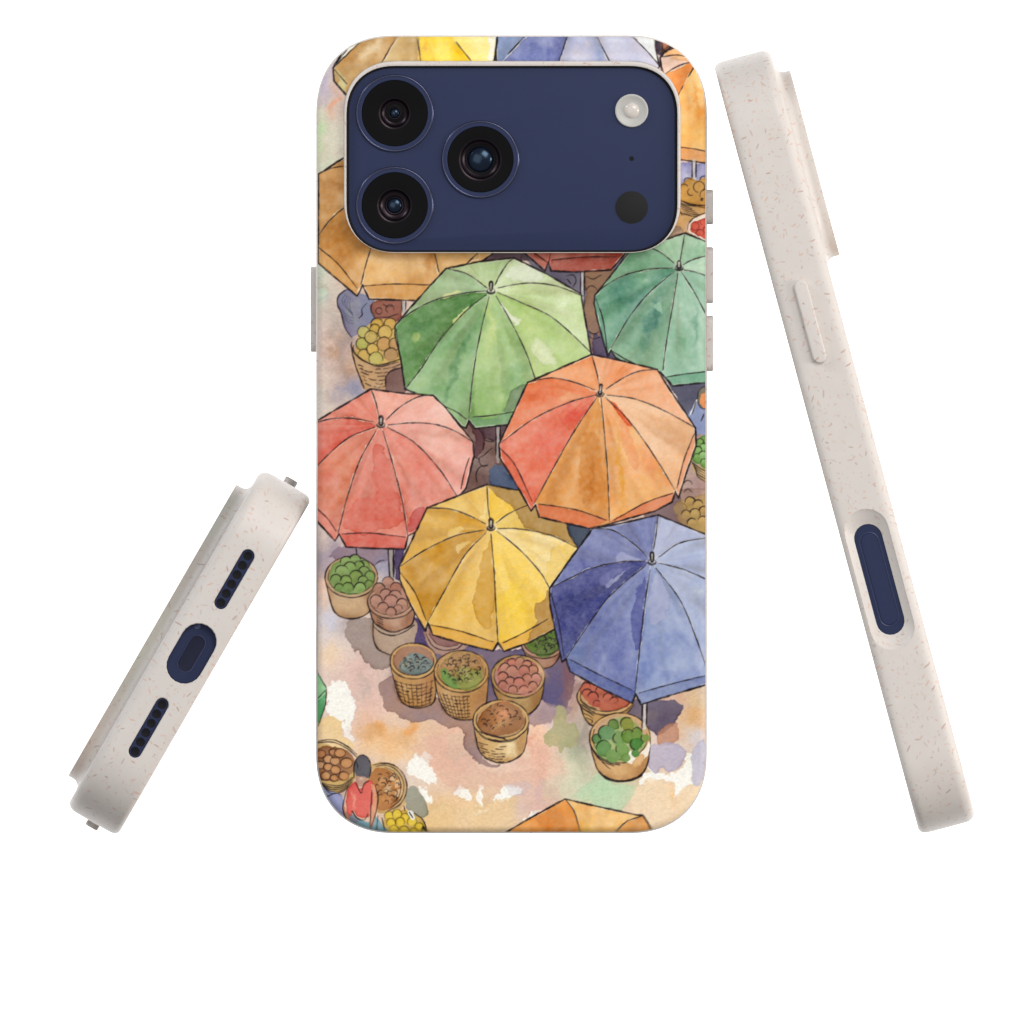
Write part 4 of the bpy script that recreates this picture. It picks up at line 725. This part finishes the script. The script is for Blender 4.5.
# ---------------------------------------------------------------- the phone case
ZM = 27.0
def shell_mesh():
    inner = 7.6
    prof = [(inner+3, 52.2), (inner+.6, 51.2), (inner, 48), (inner, 6), (inner-.1, 1.2), (inner-.5, .2), (6.2, 0), (4.8, .35), (3.5, 1.1), (2.3, 2.2), (1.4, 3.5), (.7, 5.2), (.3, 7.4), (.1, 11), (0, 20), (0, 26), (0, 34), (0, TH-EZ)]
    for i in range(1, 13):
        t = rad(90*i/12); prof.append((ER*(1-math.cos(t)), TH-EZ+EZ*math.sin(t)))
    prof.append((14, TH))
    bm = loft([case_ring(i, z) for i, z in prof])
    base = bpy.data.objects.new('tmp', mesh_from(bm, 'tmp', None, scale=1)); col.objects.link(base)
    cut = bmesh.new()
    def frustum(rings): loft(rings, bm=cut)
    # charging port and the two speaker openings, with a slightly flared mouth
    for cx, hl, hw in ((0, 32.0, 18.2), (85.8, 33.5, 6.7), (-85.8, 33.5, 6.7)):
        frustum([on_foot(stadium(cx, ZM, hl+g, hw+g), y) for g, y in ((0, -HH+16), (0, -HH+1.1), (.5, -HH+.35), (2.2, -HH-2))])
    # scooped recess over the touch control
    frustum([on_left(stadium(-142, ZM, hl, hw), x) for hl, hw, x in ((57, 14.2, -HW+16), (57, 14.2, -HW+7.3), (59.5, 15.6, -HW+6.4), (64, 18.2, -HW+4.2), (68.5, 20.6, -HW+2.2), (72, 22.4, -HW+.35), (74.5, 23.6, -HW-2))])
    bmesh.ops.recalc_face_normals(cut, faces=cut.faces)
    cm = bpy.data.meshes.new('tmpc'); cut.to_mesh(cm); cut.free()
    co = bpy.data.objects.new('tmpc', cm); col.objects.link(co)
    md = base.modifiers.new('b', 'BOOLEAN'); md.operation = 'DIFFERENCE'; md.solver = 'EXACT'; md.object = co
    dg = bpy.context.evaluated_depsgraph_get()
    me = bpy.data.meshes.new_from_object(base.evaluated_get(dg)); me.name = 'case_shell'
    for o in (base, co): bpy.data.objects.remove(o)
    me.transform(Matrix.Scale(S, 4))
    me.polygons.foreach_set('use_smooth', [True]*len(me.polygons)); me.set_sharp_from_angle(angle=rad(28))
    me.materials.clear(); me.materials.append(M_CASE)
    return me

def fillet(d): 
    d = np.clip(d, 0, LIPR); return LIPR-np.sqrt(np.maximum(0, LIPR**2-(LIPR-d)**2))
def lip_bm():
    R = [lip_ring(0, LIPR+1.5, TH-.6), lip_ring(0, LIPR, TH+.02)]
    for d in (7.4, 6.2, 5.1, 4.1, 3.2, 2.4, 1.7, 1.1, .6, .28, .08): R.append(lip_ring(0, d, TH+float(fillet(np.float64(d)))))
    R += [lip_ring(0, 0, TH+LIPR), lip_ring(.02, 0, TH+LIPH-1.0), lip_ring(.12, 0, TH+LIPH-.3), lip_ring(.3, 0, TH+LIPH), lip_ring(.8, 0, TH+LIPH), lip_ring(.95, 0, TH+LIPH-.35), lip_ring(1, 0, TH+LIPH-1.2), lip_ring(1, 0, TH-.6)]
    R.append(R[0])
    return loft(R[:-1], False, False)

def level(x, y, hx, hy, R, n):
    """distance inside a rounded rectangle (negative outside)"""
    qx, qy = np.abs(x)-(hx-R), np.abs(y)-(hy-R)
    c = R-(np.maximum(qx, 0)**n+np.maximum(qy, 0)**n)**(1/n)
    return np.where((qx > 0) & (qy > 0), c, np.minimum(hx-np.abs(x), hy-np.abs(y)))

def print_mesh(ink, step, inset, gap, lift=.4):
    """sheet of ink that follows the back of the case, its rounded edge and the foot of the camera lip"""
    hh, hw, R = HH-inset, HW-inset, CR-inset
    ys = np.concatenate([[0, .04, .14, .32], np.arange(.6, 2*hh-.5, step), [2*hh-.32, 2*hh-.14, 2*hh-.04, 2*hh]])-hh
    nx = int(2*hw/step)+1
    q = np.maximum(np.abs(ys)-(hh-R), 0); wid = hw-R+np.maximum(R**CN-q**CN, 0)**(1/CN)
    u = np.linspace(-1, 1, nx)
    X = u[None, :]*wid[:, None]; Y = np.repeat(ys[:, None], nx, 1)
    D = level(X, Y, HW, HH, CR, CN)
    Z = TH-EZ+EZ*np.sqrt(np.maximum(0, 1-((ER-np.clip(D, 0, ER))/ER)**2))
    x0, y0, x1, y1, r = local_rect(LIP_O)
    dl = -level(X-(x0+x1)/2, Y-(y0+y1)/2, (x1-x0)/2, (y1-y0)/2, r, 2.25)
    Z = Z+fillet(dl)*(dl < LIPR)+lift
    keep = dl > gap
    # pull the vertices next to the opening onto its outline
    cxm, cym = (x0+x1)/2, (y0+y1)/2
    gy, gx = np.gradient(dl); 
    gX = gx/np.maximum(np.gradient(X, axis=1), 1e-6); gY = np.where(np.abs(np.gradient(Y, axis=0)) > 1e-6, gy/np.gradient(Y, axis=0), 0)
    nrm = np.maximum(np.hypot(gX, gY), 1e-6)
    near = np.abs(dl-gap) < step*1.05
    sh = np.where(near & (dl <= gap), gap-dl, 0)
    X = X+sh*gX/nrm; Y = Y+sh*gY/nrm
    Z = np.where(near & (dl <= gap), TH+fillet(np.full_like(dl, gap))+lift, Z)
    keep |= near
    ny = len(ys); idx = np.arange(ny*nx).reshape(ny, nx)
    f = keep[:-1, :-1] & keep[1:, :-1] & keep[:-1, 1:] & keep[1:, 1:]
    F = np.stack([idx[:-1, :-1][f], idx[:-1, 1:][f], idx[1:, 1:][f], idx[1:, :-1][f]], 1)
    used = np.zeros(ny*nx, bool); used[F.ravel()] = True
    remap = np.cumsum(used)-1; F = remap[F]
    V = np.stack([X.ravel(), Y.ravel(), Z.ravel()], 1)[used]
    me = bpy.data.meshes.new('printed_back')
    me.vertices.add(len(V)); me.vertices.foreach_set('co', (V*S).astype(np.float32).ravel())
    me.loops.add(F.size); me.loops.foreach_set('vertex_index', F.ravel().astype(np.int32))
    me.polygons.add(len(F)); me.polygons.foreach_set('loop_start', np.arange(0, F.size, 4, dtype=np.int32))
    me.polygons.foreach_set('use_smooth', np.ones(len(F), bool))
    me.update(); me.validate()
    # ink under each vertex
    px = np.clip((V[:, 0]+CX-PX0)*SS-.5, 0, PW-1.001); py = np.clip((CY-V[:, 1]-PY0)*SS-.5, 0, PH-1.001)
    i, j = px.astype(int), py.astype(int); fx, fy = (px-i)[:, None], (py-j)[:, None]
    c = (ink[j, i]*(1-fx)+ink[j, i+1]*fx)*(1-fy)+(ink[j+1, i]*(1-fx)+ink[j+1, i+1]*fx)*fy
    c = np.where(c <= .04045, c/12.92, ((c+.055)/1.055)**2.4)
    at = me.color_attributes.new('ink', 'FLOAT_COLOR', 'POINT')
    at.data.foreach_set('color', np.concatenate([c, np.ones((len(c), 1))], 1).astype(np.float32).ravel())
    me.materials.append(M_PRINT)
    return me

def button_bm(side, yc, hl, hw, h):
    x = side*(HW-.8); rings = []
    for g, d in ((0, 0), (0, h-1.0), (.35, h-.35), (1.0, h), (2.2, h+.15)):
        rings.append(on_left(stadium(yc, ZM, hl-g, hw-g), x+side*d))
    return loft(rings)

def make_case(label, print_me):
    t = thing('phone_case', label, 'phone case', 'speckled phone cases')
    part('case_shell', SHELL, t)
    part('printed_back', print_me, t)
    part('camera_lip', LIP, t)
    for me in BUTTONS: part('side_button', me, t)
    return t

INK_ART = paint_print()
SHELL = shell_mesh()
LIP = mesh_from(lip_bm(), 'camera_lip', M_CASE, 40)
BUTTONS = []
for side, a, b, h in ((-1, 266.5, 352, 6.2), (1, 189.5, 224.5, 6.8), (1, 247, 303.5, 6.8), (1, 315.5, 371.5, 6.8)):
    BUTTONS.append(mesh_from(button_bm(side, CY-(a+b)/2, (b-a)/2, 6.9, h), 'side_button', M_CASE, 35))
PRINT_FULL = print_mesh(INK_ART, .66, 1.7, .25)
PRINT_PLAIN = print_mesh(INK_ART, 2.0, 7.8, 14.0)

# ---------------------------------------------------------------- the phone inside it
PI_ = 8.2
def body_bm():
    prof = [(PI_+7, 1.3), (PI_+2.5, 1.6), (PI_+.7, 3.4), (PI_, 6.5), (PI_, 45), (PI_+.6, 48.6), (PI_+2.2, 50.6), (PI_+5, 51.2)]
    return loft([case_ring(i, z) for i, z in prof])
def plateau_ring(out, z): return lip_ring(1, out, z)
LENSES = ((394.7, 113.2, 'ultra'), (480.4, 159.4, 'wide'), (394.6, 205.4, 'tele'))
PT = TH+9.6                                # top of the camera plateau
def plateau_bm():
    r = (348.8, 67.9, 674.8, 250.5, 47.0)
    def pr(o, z): 
        p = local_rect(r, o); return [(x, y, z) for x, y in corner_rect(*p, 2.25, 14)]
    base = bpy.data.objects.new('tmp', mesh_from(loft([pr(0, 52), pr(0, PT-.9), pr(-.3, PT-.3), pr(-1.0, PT)]), 'tmp', None, scale=1)); col.objects.link(base)
    cut = bmesh.new()
    for x, y, _ in LENSES: loft([[(u, v, z) for u, v in circle(x-CX, CY-y, 33.0, 96)] for z in (PT-10.5, PT+5)], bm=cut)
    bmesh.ops.recalc_face_normals(cut, faces=cut.faces)
    cm = bpy.data.meshes.new('tmpc'); cut.to_mesh(cm); cut.free(); co = bpy.data.objects.new('tmpc', cm); col.objects.link(co)
    md = base.modifiers.new('b', 'BOOLEAN'); md.operation = 'DIFFERENCE'; md.solver = 'EXACT'; md.object = co
    me = bpy.data.meshes.new_from_object(base.evaluated_get(bpy.context.evaluated_depsgraph_get()))
    for o in (base, co): bpy.data.objects.remove(o)
    bm = bmesh.new(); bm.from_mesh(me); return bm
def gap_shade_bm():
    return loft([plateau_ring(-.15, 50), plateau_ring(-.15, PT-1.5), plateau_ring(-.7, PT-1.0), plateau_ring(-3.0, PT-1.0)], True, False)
def turned(prof, k=72, cap0=True, cap1=True):
    """turn a profile of (radius, z) round the z axis"""
    return loft([[(x, y, z) for x, y in circle(0, 0, r, k)] for r, z in prof], cap0, cap1)
LENS = {}
def lens_meshes(kind):
    if kind in LENS: return LENS[kind]
    rg = mesh_from(turned([(38.8, -1), (38.8, .9), (38.4, 1.7), (37.6, 2.1), (37.0, 2.0), (36.8, 1.75), (33.6, 1.75), (33.2, 1.5), (33.0, -.5)], 96, False, False), 'lens_ring', M_BLUE, 25)
    rim = mesh_from(turned([(38.95, .6), (38.9, 1.4), (38.6, 1.95), (38.1, 2.3), (37.5, 2.4), (37.0, 2.2), (36.85, 1.6)], 96, False, False), 'lens_rim', M_RIM, 50)
    if kind == 'wide': hole, dome, dz, coat = 19.5, 14.5, 5.5, (20.0, 13.0)
    elif kind == 'ultra': hole, dome, dz, coat = 9.5, 5.6, 2.6, (14.5, 9.0)
    else: hole, dome, dz, coat = 13.5, 8.5, 3.2, (16.0, 9.5)
    outer = max(hole, coat[0])+1.5
    disc = mesh_from(turned([(33.1, -.6), (33.1, 1.0), (32.6, 1.35), (outer+3, 1.2), (outer, .9), (outer-.6, -1.5)], 96, False, False), 'lens_face', M_LENSB, 35)
    a, b = coat
    bowl = mesh_from(turned([(outer, .6)]+[(b+(a-b)*math.cos(rad(t)), -7*math.sin(rad(t))) for t in (0, 12, 25, 40, 55, 70, 85)]+[(b-.2, -7.2), (1.0, -7.6)], 72, False, True), 'lens_barrel', M_COAT, 40)
    d = [(dome*math.sin(rad(t)), -7.6+dz+4*(math.cos(rad(t))-1)*dz/3) for t in (90, 80, 70, 60, 50, 40, 30, 20, 12, 5)]
    glass = mesh_from(turned([(dome, -9)]+d, 72), 'lens_glass', M_GLASS, 50)
    ringb = mesh_from(turned([(b+.4, -7.2), (b+.2, -6.2), (dome+.8, -5.9), (dome+.2, -6.6)], 72, False, False), 'lens_iris', M_BARREL, 30)
    LENS[kind] = (rg, rim, disc, bowl, glass, ringb)
    return LENS[kind]
BODY = mesh_from(body_bm(), 'phone_body', M_BLUE, 30)
SCREEN = mesh_from(loft([[(x, y, z) for x, y, z in case_ring(i, z)] for i, z in ((PI_+4.5, 2.2), (PI_+4.5, 1.25), (PI_+5.2, .95), (PI_+9, .9))]), 'screen', M_SCREEN)
PLATEAU = mesh_from(plateau_bm(), 'camera_plateau', M_BLUE, 30)
GAP_SHADE = mesh_from(gap_shade_bm(), 'gap_shade_ring', M_BLACK, 30)
FLASH = mesh_from(turned([(16.6, -1), (16.6, 1.8), (16.2, 2.4), (15.6, 2.6), (14.4, 2.3), (12.4, 1.1), (9.6, .5), (7.6, .3)], 64), 'flash', M_FLASH, 40)
LED = mesh_from(turned([(7.9, .1), (7.6, .8), (6.8, 1.7), (5.4, 2.4), (3.6, 2.9), (1.9, 3.1), (.6, 3.15)], 48), 'flash_element', M_LED, 60)
SENSOR = mesh_from(turned([(16.2, -1), (16.2, .25), (15.8, .45)], 64), 'depth_sensor', M_SENSOR)
MIC = mesh_from(turned([(2.4, -1), (2.4, .12)], 24), 'microphone_hole', M_HOLE)
MICR = mesh_from(turned([(4.6, -1), (4.6, .06)], 24), 'microphone_surround', M_BLUE)
YB = -HH+PI_                               # bottom wall of the phone
def grille_mesh(cx):
    bm = bmesh.new()
    for i in range(6):
        c = circle(cx+(i-2.5)*10.8, ZM, 4.5, 28)
        loft([on_foot(c, YB-5), on_foot(c, YB-5.55), on_foot([((x-cx-(i-2.5)*10.8)*.8+cx+(i-2.5)*10.8, (z-ZM)*.8+ZM) for x, z in c], YB-5.55), on_foot([((x-cx-(i-2.5)*10.8)*.72+cx+(i-2.5)*10.8, (z-ZM)*.72+ZM) for x, z in c], YB-5.45)], bm=bm)
    return mesh_from(bm, 'speaker_grille', M_HOLE, 30)
PORT = mesh_from(loft([on_foot(stadium(0, ZM, 19.6-g, 7.6-g), YB+d) for g, d in ((0, 1), (0, -.2), (.5, -.3), (1.0, -.15), (1.6, -.08))]), 'charging_port', M_PORT, 25)
PORTR = mesh_from(loft([on_foot(stadium(0, ZM, 20.8-g, 8.8-g), YB+d) for g, d in ((0, 1), (0, -.25), (.4, -.5), (.9, -.45), (1.15, -.2))], True, False), 'port_rim', M_BLUE2, 25)
PORTN = mesh_from(loft([on_foot(circle(27.0, ZM+8.5, r, 20), YB+d) for r, d in ((3.6, 1), (3.6, -.2), (3.2, -.3), (2.8, -.12))]), 'port_screw', M_BLUE2, 25)
CTRL = mesh_from(loft([on_left(stadium(-142, ZM, 47-g, 8.6-g), -HW+PI_+d) for g, d in ((0, 1.0), (0, -.5), (.4, -.9), (1.0, -1.05), (2, -1.1))]), 'touch_control', M_BLUE, 25)
CTRLG = mesh_from(loft([on_left(stadium(-142, ZM, 48.6-g, 10.2-g), -HW+PI_+d) for g, d in ((0, 1.0), (0, -.15), (.5, -.3), (1.0, -.15), (1.7, .1))], True, False), 'control_surround', M_BLUE2, 25)

def make_phone(label):
    t = thing('phone', label, 'phone', 'dark blue phones')
    b = part('phone_body', BODY, t); part('screen', SCREEN, b)
    p = part('camera_plateau', PLATEAU, t); part('gap_shade_ring', GAP_SHADE, p)
    for x, y, kind in LENSES:
        rg, rim, disc, bowl, glass, iris = lens_meshes(kind)
        o = part('camera_lens', disc, t); o.location = ((x-CX)*S, (CY-y)*S, PT*S)
        for nm, me in (('lens_ring', rg), ('lens_rim', rim), ('lens_barrel', bowl), ('lens_iris', iris), ('lens_glass', glass)): part(nm, me, o)
    f = part('flash', FLASH, t); f.location = ((631.7-CX)*S, (CY-110.6)*S, PT*S); part('flash_element', LED, f)
    s = part('depth_sensor', SENSOR, t); s.location = ((631.7-CX)*S, (CY-207.4)*S, PT*S)
    m = part('microphone_hole', MIC, t); m.location = ((631.6-CX)*S, (CY-158.6)*S, PT*S)
    q = part('charging_port', PORT, t); part('port_rim', PORTR, q); part('port_screw', PORTN, q)
    for cx in (85.8, -85.8): part('grille_plate', PLATE[cx], part('speaker_grille', GRILLE[cx], t))
    c = part('touch_control', CTRL, t); part('control_surround', CTRLG, c)
    return t
GRILLE = {cx: grille_mesh(cx) for cx in (85.8, -85.8)}
PLATE = {cx: mesh_from(loft([on_foot(stadium(cx, ZM, 33.2-g, 6.4-g), YB+d) for g, d in ((0, .5), (0, -5.0), (.6, -5.4))]), 'grille_plate', M_BLUE, 30) for cx in (85.8, -85.8)}

# ---------------------------------------------------------------- placing: three cased phones before a white backdrop, one seen from the back, one from the side, one from its end
def put(o, px, py, z, ax):
    """ax: where the thing's own x, y and z axes point"""
    m = Matrix((ax[0], ax[1], ax[2])).transposed().to_4x4()
    m.translation = Vector(((px-512)*S, (512-py)*S, z*S))
    o.matrix_world = m
c15, s15 = math.cos(rad(15)), math.sin(rad(15)); c30, s30 = math.cos(rad(30)), math.sin(rad(30))
flat = ((1, 0, 0), (0, 1, 0), (0, 0, 1))
# side on: own -x faces up, top end points up and to the left, back to the right
edge = ((0, 0, -1), (-s15, c15, 0), (c15, s15, 0))
# end on: own -y faces up, own x points up and to the right, back to the upper left
head = ((s30, c30, 0), (0, 0, -1), (-c30, s30, 0))
def centre_to_front(cx, cy, ax, d):        # photo point of mid thickness -> origin on the front face
    return cx-ax[2][0]*d, cy+ax[2][1]*d
EDGE_C = (829.4+0.0, 442.6); HEAD_C = (0, 0)
# side view: front edge line at perpendicular 673, back at 730, length from 247.5 to 1047
p0, u0 = 672.4, 645.2
ex, ey = p0*c15+u0*s15, -p0*s15+u0*c15
# end view: front edge at -518.8 along the back direction, ends at 276 and 665
n0, w0 = -519.6, 470.3
hx, hy = -n0*c30-w0*s30, -n0*s30+w0*c30
A = make_case('phone case with its back printed with colourful market umbrellas and baskets, camera opening above', PRINT_FULL)
B = make_case('tall narrow cream speckled phone case seen side-on, with one bar button and a pill-shaped recess', PRINT_PLAIN)
C_ = make_case('shorter cream speckled phone case seen end-on, with a port opening between two speaker slots', PRINT_PLAIN)
pa = make_phone('dark blue phone with three round camera lenses, inside the case printed with umbrellas')
pb = make_phone('dark blue phone in the side-on case, only its touch control showing in the recess')
pc = make_phone('dark blue phone in the end-on case, showing its charging port and speaker holes')
for o in (A, pa): put(o, CX, CY, -TH-LIPH, flat)
for o in (B, pb): put(o, ex, ey, -HW-6.2, edge)
for o in (C_, pc): put(o, hx, hy, -HH, head)

# white backdrop well below them: an added glowing plane, white without shadows
tm = bpy.data.materials.new('self_lit_white'); tm.use_nodes = True
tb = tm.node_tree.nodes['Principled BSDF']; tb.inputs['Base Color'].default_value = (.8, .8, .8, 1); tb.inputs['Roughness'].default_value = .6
tb.inputs['Emission Color'].default_value = (1, 1, 1, 1); tb.inputs['Emission Strength'].default_value = BACKDROP_GLOW
bm = loft([[(x, y, z) for x, y in corner_rect(-4000, -4000, 4000, 4000, 200, 2, 6)] for z in (-2560, -2500)])
tt = part('backdrop', mesh_from(bm, 'backdrop', tm), None); tt['kind'] = 'structure'; tt['label'] = 'plain self-lit white backdrop behind the phone cases'

# ---------------------------------------------------------------- light: plain white world, a key box, two strips and an added fill
w = bpy.data.worlds.new('World'); sc.world = w; w.use_nodes = True
bg = w.node_tree.nodes['Background']; bg.inputs['Color'].default_value = (1, 1, 1, 1); bg.inputs['Strength'].default_value = WORLD_E
def softbox(name, loc, target, size, power, size_y=None, colr=(1, 1, 1)):
    l = bpy.data.lights.new(name, 'AREA'); l.energy = power; l.color = colr; l.size = size
    if size_y: l.shape = 'RECTANGLE'; l.size_y = size_y
    o = bpy.data.objects.new(name, l); col.objects.link(o); o.location = loc
    o.rotation_euler = (Vector(target)-Vector(loc)).to_track_quat('-Z', 'Y').to_euler()
    return o
for a in BOXES: softbox(*a)

cam = bpy.data.cameras.new('camera'); co = bpy.data.objects.new('camera', cam); col.objects.link(co)
cam.type = 'ORTHO'; cam.ortho_scale = 1024*S; co.location = (0, 0, .6); cam.clip_start = .05; cam.clip_end = 10
sc.camera = co
sc.view_settings.view_transform = 'Standard'; sc.view_settings.look = 'None'; sc.view_settings.exposure = 0; sc.view_settings.gamma = 1
sc.view_settings.use_curve_mapping = False
sc.render.resolution_x = sc.render.resolution_y = 1024
sc.render.film_transparent = False
